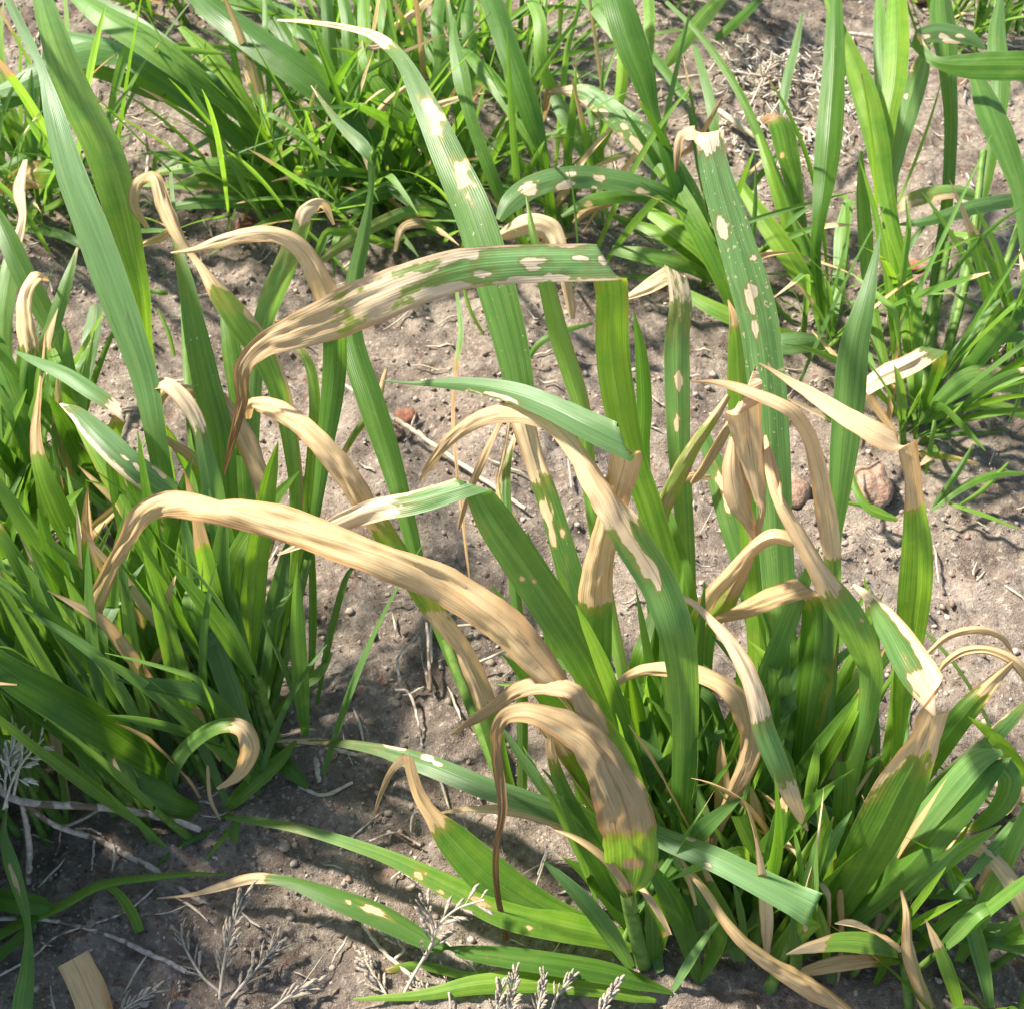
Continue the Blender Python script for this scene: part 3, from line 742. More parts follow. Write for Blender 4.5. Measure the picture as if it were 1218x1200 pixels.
# ---------------- plant C
L(PC, [(903, 432, 2, 26.5, .5), (925, 444, 6, 27, 1), (955, 462, 12, 27.4), (1000, 490, 20, 27.8), (1040, 514, 25, 27.8), (1079, 533, 28, 27.2), ('F', 45, 27), (1086, 560, 24, 25.8), (1089, 590, 25, 24.4, .95), (1090, 614, 31, 23.2, .2), (1092, 650, 40, 21.5, 0), (1090, 700, 45, 19), (1083, 760, 38, 16), (1074, 830, 26, 12.6), (1068, 900, 18, 9), (1040, 1000, 16, 4.6), (985, 1095, 14, .4)],
  g=[.3, (.2, .05, .05, .05)], roll=[12, -14], keel=.3, brown=(.9, .1, 0, 0, 0, 0, 0, 0, 0, 0, 0, 0, 0), sp=(0, 0, 0, .5, .2, 0, 0), label='upright blade with its bleached end snapped over to the left')
L(PC, [(1047, 277, 2, 23.5, 0), (1038, 320, 13, 22.8), (1027, 365, 27, 21.8), (1016, 410, 38, 20.4), (1010, 470, 42, 18.4), (1004, 530, 38, 16.4), (998, 590, 28, 14.4), (992, 650, 18, 12.4), (986, 760, 16, 9), (975, 900, 16, 5), (955, 1090, 14, .4)], g=(.75, .5, .15, .05, 0), roll=-10, keel=.22, label='upright spear-shaped green leaf standing clear at right')
L(PC, [(822, 454, 2, 26, .5), (845, 454, 5, 26.4, 1), (870, 458, 11, 26.8), (905, 470, 15, 27), (940, 487, 18, 26.8), (962, 518, 21, 25.6), (974, 560, 25, 23.8), (984, 610, 28, 21.6), (990, 650, 25, 19.8, .8), (992, 690, 22, 18, .1), (990, 780, 22, 13.6, 0), (980, 900, 20, 8), (960, 1060, 18, 1.6)],
  g=(.3, .3, .5, .8, .5), roll=(0, 10, 30, 34, 10), keel=.35, curl=.2, brown=(.95, .15, 0, 0, 0, 0, 0, 0, 0, 0, 0, 0), label='bleached arching blade with a thin dark tip pointing left')
L(PC, [(910, 518, 3, 23.5, 1), (913, 545, 9, 23.4), (920, 580, 13, 23), (940, 620, 20, 22.2), (962, 656, 27, 21.2), (984, 692, 36, 20, .7), (1008, 730, 44, 18.4, .05), (1025, 765, 42, 16.6, 0), (1035, 800, 34, 14.6), (1030, 850, 27, 12), (1014, 910, 24, 9), (990, 1010, 22, 4.4), (965, 1090, 16, .5)],
  g=(.2, .3, .5, .4, .3, .1), roll=(0, 10, -12, -16, 0), curl=.15, keel=.25, patches=[(946, 668, 18, 7), (1025, 738, 2.5, 2.5)], label='blade with a bleached pointed end standing among the crossing dead tips')
L(PC, [(930, 600, 3, 23, 1), (922, 560, 10, 23), (912, 520, 3, 23.6)], g=.2, curl=.4)
L(PC, [(846, 740, 10, 13.5, 1), (880, 728, 24, 14.6), (920, 712, 32, 15.8), (962, 698, 34, 16.8, .92), 'F', (972, 730, 48, 15.4, .12), (970, 780, 50, 13.4, 0), (962, 840, 44, 11), (954, 900, 34, 8.4), (948, 990, 26, 4.8), (950, 1090, 18, .4)],
  g=[.1, .05], roll=[-12, 14], curl=.2, brown=(.45, .35, .3, 0, 0, 0), edge=(1, (0, 0, .5, .4, 0, 0)), label='green blade folded over to a brown dead tip pointing left')
L(PC, [(1015, 695, 3, 16, .95), (1035, 712, 16, 17, .5), (1062, 748, 38, 18, .1), (1086, 788, 48, 18.4, .1), (1114, 832, 40, 18, .8), ('F', 78, 34), (1104, 868, 34, 16.4, .85), (1088, 905, 52, 14.6, .42), (1068, 945, 66, 12.6, 0), (1040, 1000, 66, 9.4), (1012, 1050, 52, 6.2), (985, 1095, 34, 2.8), (960, 1128, 20, .4)],
  g=[.55, (.3, .1, .1, .2)], roll=[8, (-14, -6)], keel=.14, edge=(-1, (.8, 1.6, 2.0, 1.8, .9, .2, 0, 0, 0)), patches=[(1100, 815, 24, 14)], label='broad green leaf folded back at the right over a straw-coloured edge')
L(PC, [(1004, 905, 22, 10, 0), (1004, 960, 30, 7.6), (990, 1030, 28, 4), (965, 1095, 18, .4)], g=.2, roll=20)
L(PC, [(1028, 740, 10, 12, 0), (1034, 800, 24, 10.6), (1024, 870, 28, 8.6), (1010, 940, 26, 6), (985, 1060, 18, 1.4)], g=.02, roll=-20, keel=.35)
L(PC, [(965, 965, 26, 6.2, .1), (985, 975, 34, 6, 0), (1000, 990, 20, 5.4)], g=.9, roll=0)
L(PC, [(985, 878, 4, 7, 1), (968, 905, 14, 6.6), (980, 945, 16, 5.4), (1010, 985, 14, 3.6, .5)], g=.2, curl=.4, roll=10)
L(PC, [(1068, 760, 18, 9.5, 0), (1070, 830, 26, 7.6), (1062, 880, 24, 5.8), (1040, 980, 18, 2.4), (1000, 1080, 14, .3)], g=.1)
L(PC, [(1010, 850, 4, 8, .95), (1025, 880, 12, 7, .9), (1050, 930, 14, 5, .3), (1046, 1010, 12, 2.6, 0)], g=.2, curl=.4)
L(PC, [(1205, 788, 8, 11, 1), (1180, 812, 18, 11, .8), (1150, 845, 30, 10.2, .1), (1118, 885, 36, 8.8, 0), (1080, 940, 34, 6.4), (1040, 1010, 28, 3.4), (990, 1090, 18, .4)], g=.05, roll=12, label='green blade leaning right to a bleached tip')

# ---------------- plant D
L(PD, [(1140, 990, 4, 8, .9), (1165, 980, 16, 9.4, .2), (1192, 955, 28, 11, 0), (1200, 925, 34, 12.4), (1176, 905, 44, 13, 0), 'F', (1150, 948, 40, 11.6), (1115, 990, 42, 9.8), (1075, 1035, 40, 7.4), (1030, 1075, 36, 4.6), (985, 1110, 30, 2.2), (950, 1138, 22, .4)],
  g=[.35, .15], roll=[10, (14, 20, 10)], keel=.32, label='bright green sunlit blade leaning right and hooked at its end')
L(PD, [(1192, 893, 8, 13.4, 0), (1160, 905, 30, 13, .05), (1110, 960, 34, 10.6), (1060, 1020, 30, 7), (1010, 1078, 24, 3), (970, 1120, 16, .4)], g=.6, roll=-24, keel=.3)
L(PD, [(1225, 830, 8, 9.5, .5), (1195, 862, 20, 10, .1), (1165, 890, 20, 9.6), (1120, 928, 16, 8), (1080, 965, 14, 5), (1030, 1060, 12, .8)], g=.5, edge=(1, (.6, .6, .3, 0, 0)))
L(PD, [(1218, 935, 10, 9, 1), (1205, 950, 20, 9), (1185, 965, 22, 8.6, .9)], g=.1)
L(PD, [(1082, 1075, 0.8, 4, 1), (1104, 1019, 8, 5.5, 1), (1135, 1007, 18, 7.2), (1168, 1012, 23, 8), (1196, 1040, 26, 7.6), (1222, 1084, 28, 6.4), (1250, 1150, 24, 3), (1262, 1200, 18, .4)], g=.35, roll=(14, 18, -10), curl=.2, keel=.12, label='pale grey-buff dead leaf arching to the right edge')
L(PD, [(1102, 778, 4, 10.5, 1), (1128, 756, 8, 11.4, .9), (1160, 748, 9, 11.8), (1190, 756, 8, 11.2), (1206, 778, 5, 10)], g=.2, curl=.7, keel=.4)
L(PD, [(1108, 808, 4, 9, 1), (1125, 788, 9, 10.2), (1148, 774, 13, 11), (1180, 774, 14, 11.2), (1215, 794, 16, 10.6), (1250, 850, 16, 8), (1262, 960, 14, 3), (1255, 1030, 12, .5)], g=.2, curl=.3, label='thin dead leaf curling in from the right edge')
L(PD, [(1073, 1058, 4, 6.6, 1), (1080, 1085, 9, 6), (1082, 1120, 13, 5), (1092, 1160, 15, 3.6), (1108, 1205, 18, 1.6), (1120, 1235, 14, .4)], g=.2, curl=.6, keel=.4, roll=30, label='upright thin dead blade near the bottom right')
L(PD, [(1195, 1040, 10, 5, .9), (1170, 1072, 22, 4.6, .7), (1130, 1092, 16, 3.6, 0), (1090, 1130, 14, 1.6)], g=.2)
stem(PD, [(1070, 1040, 10, 5), (1074, 1120, 12, 2.6), (1082, 1210, 12, .2)])
L(PD, [(940, 1160, 6, 2, .9), (985, 1148, 18, 2.8, .7), (1030, 1142, 18, 3, .6), (1075, 1140, 12, 2.6, 0)], g=.1)

# ------------------------------------------------------------------ middle left plants
for q_ in range(3):
    fill([PA, PB, PC][q_], 3, (4, 8), (.3, .6), (15, 60), (30, 160), .025, (.8, 2.2), 1.0, (.0, .3), 0, z0=.045, seed=50 + q_, tillers=0)
PZ1 = Plant(858, 985, 'crowded upright green shoots in the heart of the right-hand clump')
fill(PZ1, 34, (9, 18), (.7, 1.15), (2, 24), (20, 170), .035, (.0, .5), .04, (.0, .7), .15, seed=61, tw_=.5, tillers=6)
PZ2 = Plant(745, 965, 'upright green shoots behind the bent brown leaf at centre')
fill(PZ2, 22, (7, 14), (.7, 1.1), (2, 26), (20, 170), .03, (.0, .6), .04, (.0, .7), .15, seed=62, tw_=.5, tillers=4)
PZ3 = Plant(965, 1010, 'upright green shoots behind the broad folded leaf at right')
fill(PZ3, 22, (7, 14), (.7, 1.1), (2, 26), (10, 150), .03, (.0, .6), .04, (.0, .7), .15, seed=63, tw_=.5, tillers=4)
PE = Plant(622, 975, 'slender wheat plant behind the big arch with bare jointed stems and a bleached leaf', )
L(PE, [(296, 498, 8, 19, 1), (300, 482, 18, 20, 1), (330, 490, 30, 20.8), (370, 518, 34, 21), (404, 556, 36, 20), (432, 600, 34, 18.4, .95), (466, 650, 33, 16, .25), (505, 712, 28, 13, .3), (545, 765, 28, 10.4, .95), (570, 815, 30, 8, .9), (584, 860, 28, 6, .15), (600, 920, 20, 3, 0), (618, 970, 14, .5)],
  g=(.2, .2, .2, .3, .3, .1), roll=(10, -14, -20, 0), curl=.2, keel=.14, edge=(-1, (0, 0, .2, .5, 0, 0)), label='bleached ribbon leaf bending down behind the big straw arch')
L(PE, [(262, 470, 20, 14.5, 1), (284, 510, 28, 13.6), (306, 556, 28, 12.2), (322, 600, 28, 10.8), (316, 650, 18, 9), (300, 695, 10, 7), (296, 740, 8, 5, .6), (300, 840, 8, 1, 0)], g=.25, curl=.2, brown=.12, label='greyish dead ribbon hanging behind the green stems')
L(PE, [(370, 102, 2, 18.5, .5), (398, 140, 11, 19.2, .3), (428, 170, 19, 19.4, .15), (442, 190, 12, 19, .1), 'F', (441, 230, 8, 17.6, 0), (432, 285, 18, 16), (422, 335, 24, 14.6), (418, 400, 32, 13), (442, 477, 37, 11.6), (464, 545, 32, 10), (484, 617, 24, 8.4), (500, 680, 19, 6.8), (520, 740, 16, 5), (550, 815, 14, 3.4), (585, 900, 13, 1.6), (615, 970, 12, .3)],
  g=[.8, (.5, .2, .1, 0)], roll=[0, -12], keel=.3, brown=(.2, 0, 0, 0, 0, 0, 0), label='narrow upright blade, pinched then widening, tip bent back left')
stem(PE, [(530, 760, 11, 5), (556, 830, 13, 3.4), (590, 912, 15, 1.6), (618, 975, 16, 0)])
L(PE, [(618, 500, 3, 12, .9), (603, 560, 10, 11, .3), (606, 640, 14, 9.6, 0), (620, 780, 16, 6), (622, 970, 12, .3)], g=.4)
L(PE, [(543, 345, 4, 8.5, 0), (548, 395, 8, 7.6), (542, 440, 7, 6.8, .6), (540, 520, 5, 5, 1), (560, 700, 4, 2)], g=.1, brown=.3)
L(PE, [(460, 440, 5, 10, .7), (448, 480, 10, 9.4, .4), (420, 520, 9, 8.2, .3), (398, 560, 6, 7, 1)], g=.2, brown=.3, curl=.5)

# ------------------------------------------------------------------ left tuft
PF = Plant(292, 888, 'dense dark green wheat tuft left of centre under the straw arch')
PG = Plant(205, 925, 'wheat plant at lower left with a looped leaf whose bend has died')
PH = Plant(95, 905, 'crowded dark green wheat plant at the left edge above the dry twig')
PI = Plant(235, 700, 'wheat plant at left with two very long pale blades rising past the top edge')
# two long pale blades
L(PI, [(-6, -40, 4, 25, .3), (12, 5, 12, 26, .25), (34, 50, 13, 26.2, .2), (50, 85, 12, 26, .1), (64, 140, 28, 25.2, 0), (82, 205, 38, 24), (104, 265, 45, 22.6), (128, 330, 46, 20.8), (152, 396, 42, 18.8), (170, 450, 36, 17), (184, 520, 28, 14.6), (205, 620, 24, 9.5), (230, 700, 18, .6)],
  g=(1, 1, 1, .9, .6, .1), roll=(0, 0, -46, -44, -34, 0), keel=.12, label='very long pale green blade twisting up past the top left corner')
L(PI, [(36, -60, 4, 24, 0), (52, 0, 26, 24.4), (68, 50, 38, 24.2), (92, 110, 46, 23.4), (122, 175, 50, 22.2), (143, 240, 46, 20.8), (158, 305, 34, 19.2), (168, 350, 26, 17.8), (175, 420, 20, 15.4), (195, 540, 20, 10.4), (226, 690, 16, .8)], g=(.8, .4, .15, 0, 0), roll=(10, 36, 40, 34), keel=.2)
# pale mottled upright leaf
L(PI, [(203, 205, 4, 20.5, .2), (206, 250, 7, 20, .3), (212, 300, 14, 19.2, .35), (222, 345, 23, 18.2, .2), (233, 400, 32, 16.8, .15), (246, 460, 38, 15.2, .1), (260, 520, 40, 13.4, 0), (266, 590, 38, 11), (272, 660, 32, 8.6), (282, 740, 28, 6), (290, 820, 22, 3), (292, 885, 16, .3)], g=(.6, .45, .4, .4, .1, 0), roll=-18, keel=.14, sp=(.3, .5, .5, .2, 0, 0), label='upright pale mottled leaf left of the big leaf')
L(PF, [(176, 272, 6, 19.6, 1), (160, 246, 13, 20.6), (163, 218, 15, 21.4), (184, 210, 16, 21.8), (196, 245, 24, 21.4), (212, 280, 18, 20.6), (226, 300, 10, 20), (244, 322, 14, 19.6, .9), (262, 348, 27, 19, .45), (288, 384, 37, 17.8, .18), (314, 420, 34, 16.2, .05), (334, 470, 28, 14, 0), (346, 530, 22, 11.4), (352, 600, 18, 8.4), (340, 720, 16, 4), (315, 860, 14, .4)],
  g=(.2, .2, .2, .3, .5, .3, .2, .1), roll=(0, 0, 20, -10, -14, 0), curl=.2, edge=(-1, (.3, .3, .3, .9, .6, .5, .3, 0)), patches=[(297, 373, 8, 6)], label='leaf with a curled straw-coloured loop at its top')
L(PF, [(150, 305, 3, 17.4, 1), (172, 290, 9, 18.6), (192, 282, 13, 19.4), (204, 270, 8, 20)], g=.2, curl=.3, label='short dead hooked leaf end')
L(PF, [(203, 301, 2, 22, 1), (230, 297, 8, 22.8), (262, 287, 15, 23.6), (300, 278, 18, 24), (335, 281, 20, 23.8), (362, 300, 26, 23), (382, 334, 30, 21.6), (396, 372, 32, 19.6, .7), (398, 420, 33, 17, 0), (394, 470, 31, 14.8), (386, 530, 22, 12.4), (378, 590, 15, 10.2), (366, 660, 13, 7.6), (348, 740, 13, 4.6), (326, 840, 12, 1)],
  g=(.3, .3, .3, .2, .05, .05), roll=(0, 10, -20, -10, 10), curl=.15, label='straw-coloured leaf arching from left and dropping behind the mosaic leaf')
L(PF, [(397, 268, 4, 15, 1), (384, 244, 14, 16.4), (366, 252, 20, 16.8, .9), (358, 275, 22, 16, .3), (345, 305, 28, 15, .35), (328, 345, 32, 13.6, .25), (312, 390, 26, 12, 0), (304, 440, 22, 10.6), (300, 540, 18, 7.6), (298, 700, 14, 3), (296, 870, 12, .3)], g=(.4, .8, .7, .3, .1), roll=14, label='pale green leaf with a bleached bent-over tip')
L(PF, [(268, 370, 14, 12.5, 0), (276, 420, 26, 11.4), (284, 480, 24, 9.8), (292, 600, 18, 6.6), (295, 860, 12, .3)], g=.2)
L(PF, [(345, 330, 8, 13, 1), (322, 370, 4, 12, 1), (345, 400, 8, 12, .6), (372, 450, 14, 11.4, .1), (370, 560, 16, 9, 0), (340, 760, 14, 3.4), (315, 880, 12, .3)], g=.1)
L(PF, [(172, 463, 3, 16, 1), (196, 456, 15, 17.2), (218, 474, 22, 17, .8), (236, 505, 20, 16, .55), (246, 545, 24, 14.6, .1), (256, 600, 30, 12.4, 0), (268, 700, 26, 8), (285, 870, 16, .4)], g=(.3, .8, .9, .5, .2), roll=10, label='leaf with a curled-over cream tip pointing left')
L(PF, [(180, 508, 2, 14, 1), (205, 528, 9, 14, .9), (232, 550, 16, 13.2, .5), (246, 600, 16, 11, 0), (270, 760, 14, 5)], g=.2)
L(PF, [(245, 470, 16, 12.6, .95), (222, 462, 20, 13.4, 1), (196, 466, 14, 12.8, 1), (182, 500, 6, 11.4)], g=.2, brown=.2, curl=.5)
L(PF, [(214, 306, 4, 13, 0), (224, 460, 12, 12.4), (236, 560, 20, 10.6), (250, 680, 24, 7.6), (280, 880, 16, .3)], g=.05)
# left-edge blades
L(PG, [(54, 396, 2, 15, .3), (50, 440, 4, 15, 1), (44, 490, 9, 14.4), (43, 525, 14, 13.8, .85), (50, 560, 24, 13, 0), (66, 600, 32, 11.6), (88, 645, 30, 9.8), (110, 690, 24, 8), (140, 780, 20, 4.6), (190, 910, 14, .4)], g=.1, roll=(0, -16), label='left-edge blade with a long thin bleached tip standing up')
L(PG, [(18, 418, 3, 15.6, 0), (45, 430, 13, 16.2), (78, 445, 20, 16.6), (110, 466, 22, 16.6, .1), (146, 492, 16, 16.2, .9), 'F', (135, 520, 20, 14.4, .1), (140, 580, 22, 11.8, 0), (160, 680, 20, 8), (200, 900, 14, .4)], g=[.8, .2], roll=[14, 0])
L(PG, [(72, 480, 3, 15.4, .6), (90, 490, 18, 16.2, .3), (115, 514, 32, 16.6, .1), (150, 548, 37, 16.2, .03), (185, 575, 36, 15, 0), (215, 600, 30, 13.4), (240, 660, 24, 10), (255, 760, 20, 6), (225, 910, 14, .4)], g=(.9, .9, .9, .6, .2, .1), roll=14, keel=.2, edge=(1, (.9, .95, .75, .5, .1, 0, 0)), patches=[(164, 558, 9, 3), (150, 546, 7, 2), (190, 562, 8, 3)], label='blue-green leaf pointing up left with a bleached lower edge')
L(PG, [(82, 488, 3, 13, 0), (112, 535, 20, 12.6), (144, 590, 27, 11.4), (172, 640, 28, 10), (198, 690, 30, 8.4), (222, 745, 26, 6.4), (240, 820, 20, 3.6), (225, 915, 14, .3)], g=.15, roll=-14, keel=.3, sp=.3, patches=[(199, 697, 7, 4), (190, 665, 9, 2)], edge=(1, (.2, .52, .45, .2, 0)))
L(PH, [(-30, 745, 10, 13, 0), (0, 790, 38, 13, 0), (50, 822, 50, 12), (100, 852, 52, 10.2), (150, 882, 48, 7.6), (196, 915, 28, 4), (215, 930, 16, 1)], g=0, roll=(10, 16), keel=.22, label='broad dark green blade slanting down from the left edge')
L(PG, [(100, 868, 3, 4.6, .1), (118, 878, 16, 4.8, .1), (138, 905, 34, 4.4, 0), (168, 935, 44, 3.4), (205, 958, 36, 2.2), (240, 965, 16, .8)], g=(.9, .6, .1, .1), roll=-12, patches=[(145, 910, 11, 7)], label='low twisted dark leaf with one cream patch near the twig')
L(PG, [(258, 938, 4, 4.6, .8), (280, 926, 12, 5.6, .8), (295, 908, 18, 6.8, .9), (300, 888, 26, 8, .95), (290, 866, 24, 8.8, .9), (268, 861, 20, 9, .25), (244, 870, 20, 8.4, 0), (220, 890, 20, 7), (206, 912, 20, 5), (202, 935, 18, 2), (206, 955, 14, .4)], g=(.3, .3, .3, .6, .8, .6), curl=.1, label='looped leaf curling back on itself with a grey-brown bend')
L(PG, [(278, 751, 3, 8.6, .2), (250, 760, 18, 8.8, 0), (222, 772, 22, 8.4), (190, 795, 22, 7.6), (158, 815, 24, 6.4, .3), (128, 832, 16, 5, .8)], g=.95, roll=14, label='grey-green blade tip lying across the tuft')
L(PG, [(204, 760, 8, 9.6, 1), (192, 775, 14, 9.4), (180, 795, 8, 8.4), (165, 830, 5, 6.4)], g=.2, curl=.5, brown=.35)
L(PG, [(125, 722, 5, 11, 1), (140, 720, 11, 11.4, .9), (158, 728, 13, 11, .8), (175, 760, 14, 9, .3), (205, 860, 12, 3, 0)], g=.2, curl=.3)
L(PG, [(262, 975, 3, .8, .8), (250, 948, 5, 2.4, .8), (247, 910, 4, 4.2, .9)], g=.2)
L(PF, [(210, 833, 5, 6.6, 1), (232, 845, 12, 6.6), (244, 870, 9, 5.6, .7), (262, 905, 6, 3)], g=.2, curl=.5)
L(PF, [(395, 776, 3, 3, 0), (378, 800, 15, 3), (352, 822, 10, 2.4), (326, 848, 9, 1.2), (305, 880, 8, .3)], g=.3, keel=.3, label='small pointed young blade at the right foot of the tuft')
L(PF, [(352, 880, 4, 1.8, .3), (330, 905, 18, 2.2, 0), (290, 940, 22, 1.8), (268, 962, 12, .8)], g=.2)
L(PF, [(366, 936, 8, .8, .1), (345, 915, 22, 1.4, 0), (322, 895, 14, 1.4), (300, 890, 10, .6)], g=.05)
stem(PF, [(366, 665, 9, 8), (340, 770, 11, 4), (316, 868, 13, .3)])
stem(PF, [(285, 760, 10, 6), (300, 850, 12, 1), (302, 880, 13, .1)])
# upper left edge blades
PJ = Plant(42, 640, 'wheat plant at the left edge, mid height, with a hooked cream leaf end')
L(PJ, [(58, 333, 4, 13, 1), (42, 328, 14, 14), (28, 350, 20, 13.8), (28, 385, 22, 12.8, .9), (34, 420, 22, 11.6, .4), (30, 470, 18, 9.6, 0), (38, 630, 12, .4)], g=(.3, .3, .3, .3, .1), curl=.3, label='hooked cream-coloured dead leaf end')
L(PJ, [(-10, 240, 8, 14, 0), (8, 280, 26, 13.6), (28, 325, 30, 12.6), (52, 370, 28, 11.2), (72, 415, 22, 9.8), (76, 480, 18, 7.6), (50, 635, 12, .3)], g=.35, roll=14)
L(PJ, [(92, 295, 3, 13.5, .6), (78, 340, 16, 12.6, 0), (64, 385, 20, 11.4), (48, 440, 14, 9.6), (42, 630, 10, .3)], g=.6)
L(PJ, [(30, 190, 6, 13, .9), (22, 225, 16, 12.6, .6), (26, 262, 9, 11.8, .9), (10, 330, 24, 10.6, .1), (4, 420, 22, 8), (30, 640, 12, .3)], g=.6, roll=-10)
L(PJ, [(114, 362, 14, 4.2, .2), (108, 400, 22, 3.8, .1), (102, 440, 18, 3, 0), (88, 520, 12, 1.4), (60, 640, 10, .3)], g=.7)
L(PJ, [(-20, 380, 18, 11, .1), (0, 430, 36, 10.4, .1), (24, 490, 34, 9, 0), (44, 560, 24, 6), (46, 635, 14, .4)], g=.2)

# ------------------------------------------------------------------ background plants
PK = Plant(350, 232, 'wheat plant behind the left with many long blades sweeping in from the top left')
L(PK, [(70, -22, 10, 13, 0), (120, 15, 30, 13.2), (170, 45, 38, 12.6), (222, 84, 34, 11), (268, 120, 24, 8.6), (310, 160, 14, 5.6), (345, 220, 10, 1)], g=(.5, .4, .15, 0), roll=20, keel=.3)
L(PK, [(95, -10, 8, 11.6, 0), (150, 25, 26, 11.8), (205, 66, 30, 11), (252, 100, 22, 9.2), (290, 140, 14, 7), (345, 228, 9, .4)], g=(.4, .3, .1), roll=-20)
L(PK, [(50, 40, 8, 9, 0), (100, 48, 24, 9.8), (155, 68, 30, 10), (205, 98, 32, 9.2), (246, 132, 30, 7.6), (280, 165, 20, 5.6), (310, 195, 12, 3.6), (345, 230, 8, .4)], g=(.8, .7, .3, .05), roll=14, keel=.3)
L(PK, [(-10, 110, 8, 9, 0), (25, 98, 24, 9.8), (62, 78, 32, 10.4), (110, 62, 32, 10.4), (150, 68, 26, 9.8, 0), 'F', (175, 95, 26, 8.6), (230, 125, 22, 6.6), (290, 165, 16, 4), (345, 232, 9, .3)], g=[.8, .2], roll=[14, 0])
L(PK, [(-10, 132, 8, 8, 0), (25, 112, 24, 8.6), (62, 92, 22, 8.4), (110, 84, 18, 7.8), (180, 108, 22, 6.4), (240, 128, 20, 5), (330, 220, 10, .6)], g=.4)
L(PK, [(222, -20, 20, 12.2, 0), (262, 14, 36, 12.4), (312, 52, 42, 12), (362, 88, 42, 11), (408, 124, 34, 9.4), (442, 160, 22, 7.4), (468, 196, 14, 5), (480, 250, 10, .6)], g=(.4, .3, .2, .05), roll=(14, 24), keel=.3, label='broad glossy green blade sweeping down from the top edge')
L(PK, [(310, -15, 6, 8, 0), (332, 30, 18, 7.8), (352, 62, 18, 7.2), (376, 92, 12, 6.2), (400, 150, 10, 4), (390, 230, 8, .4)], g=.05)
L(PK, [(215, 32, 8, 8.2, 0), (245, 60, 22, 8), (275, 98, 24, 7), (300, 140, 20, 5.4), (322, 178, 12, 3.4), (348, 230, 8, .4)], g=.1, roll=20)
L(PK, [(188, 206, 8, 5, .5), (222, 200, 14, 5.6, .05), (265, 197, 22, 5.4, 0), (310, 208, 20, 3.8), (345, 232, 12, .8)], g=.4)
L(PK, [(205, 222, 6, 4, .5), (240, 216, 20, 4.2, .05), (285, 220, 24, 3.6, 0), (335, 236, 14, 1)], g=.25, edge=(0, (.5, .5, .3, 0)), patches=[(240, 218, 5, 2)])
L(PK, [(195, 248, 6, 2.6, 0), (240, 240, 18, 3.2), (290, 238, 22, 2.8), (340, 244, 12, .6)], g=.3)
L(PK, [(342, 118, 4, 7.6, .5), (338, 145, 14, 6.8, .4), (330, 172, 12, 5.6, 0), (340, 228, 8, .5)], g=.5, edge=(-1, .7))
L(PK, [(232, 12, 10, 6, 0), (290, 5, 16, 6.6), (345, 22, 12, 6.2), (380, 60, 10, 5)], g=.3)
L(PK, [(300, -10, 20, 4, .1), (345, 30, 44, 4.2, .15), (385, 62, 44, 4.0, .2), (420, 110, 30, 3.0, .1), (440, 190, 14, 1)], g=.8, sp=.9, roll=10)
fill(PK, 16, (9, 16), (.6, 1.0), (30, 75), (60, 330), .03, (.3, 1.0), .08, (0, .4), .3, seed=1)
PL = Plant(40, 250, 'wheat plant in the upper left corner behind the long pale blades')
fill(PL, 14, (8, 17), (.6, 1.0), (15, 65), (0, 360), .03, (.3, 1.0), .1, (.2, .7), .3, seed=2)
L(PL, [(-10, 210, 8, 4, 0), (25, 190, 14, 5), (60, 165, 12, 5), (90, 140, 6, 5)], g=.2)
L(PL, [(95, 202, 36, 5, 0), (60, 206, 38, 4.6, 0), (30, 210, 30, 3.6, .8), (0, 230, 12, 2)], g=.05, roll=10)

PM = Plant(660, 275, 'upright green wheat plant with a single clear jointed stem, upper middle')
L(PM, [(540, 18, 2, 14, 0), (540, 50, 14, 13.6), (548, 90, 23, 12.8), (556, 128, 17, 11.6), (566, 160, 17, 10.4), (584, 208, 18, 8.4), (606, 260, 14, 5.4), (640, 320, 10, .8)], g=(.4, .2, 0), roll=-16, keel=.3)
L(PM, [(570, -30, 20, 15.4, 0), (590, 10, 30, 15), (606, 60, 32, 14), (622, 105, 31, 12.6), (635, 145, 27, 11), (645, 180, 16, 9.2), (655, 240, 12, 5.4), (660, 275, 10, 2)], g=(.3, .1, 0), roll=(14, 20), keel=.3, label='broad upright blade joining the stem, shaded mark across it')
L(PM, [(543, 48, 4, 11, 0), (572, 80, 20, 11.4), (600, 114, 23, 11), (626, 152, 22, 10), (644, 184, 12, 8.8)], g=.15, keel=.3)
L(PM, [(590, 96, 6, 8, 0), (616, 118, 18, 9.4), (632, 135, 14, 9.2)], g=.3)
stem(PM, [(645, 180, 10, 8.8), (652, 225, 12, 5.4), (660, 278, 13, 0)])
stem(PM, [(684, 215, 8, 5), (676, 270, 10, 1)])
L(PM, [(590, 282, 10, 6.8, 1), (606, 274, 20, 8, 1), (632, 266, 26, 8.8, .95), (656, 276, 28, 8.4, 1), (668, 310, 20, 7, .9), (680, 380, 14, 3)], g=.4, curl=.5, label='dead leaf arched over just above the mosaic leaf')
L(PM, [(593, 262, 10, 8.6, 0), (608, 240, 28, 9.4, .05), (632, 222, 30, 9.8, .15), (665, 212, 30, 9.8), (705, 210, 30, 9.2, .05), (755, 218, 26, 8.6, 0), (800, 236, 20, 7), (832, 275, 14, 3.6), (845, 330, 10, .6)], g=(.7, .8, .6, .3, .1), sp=(.4, .5, .4, .2), roll=14, patches=[(630, 226, 8, 8), (670, 222, 10, 5), (680, 207, 5, 4), (713, 213, 7, 4), (764, 227, 7, 3), (706, 224, 4, 3)], label='arching spotted leaf in the upper middle')
L(PM, [(668, 258, 4, 6, 0), (700, 240, 16, 6.8), (732, 234, 18, 6.8, .1), (770, 236, 14, 5.6), (800, 262, 10, 4)], g=.2, patches=[(700, 244, 4, 3)])
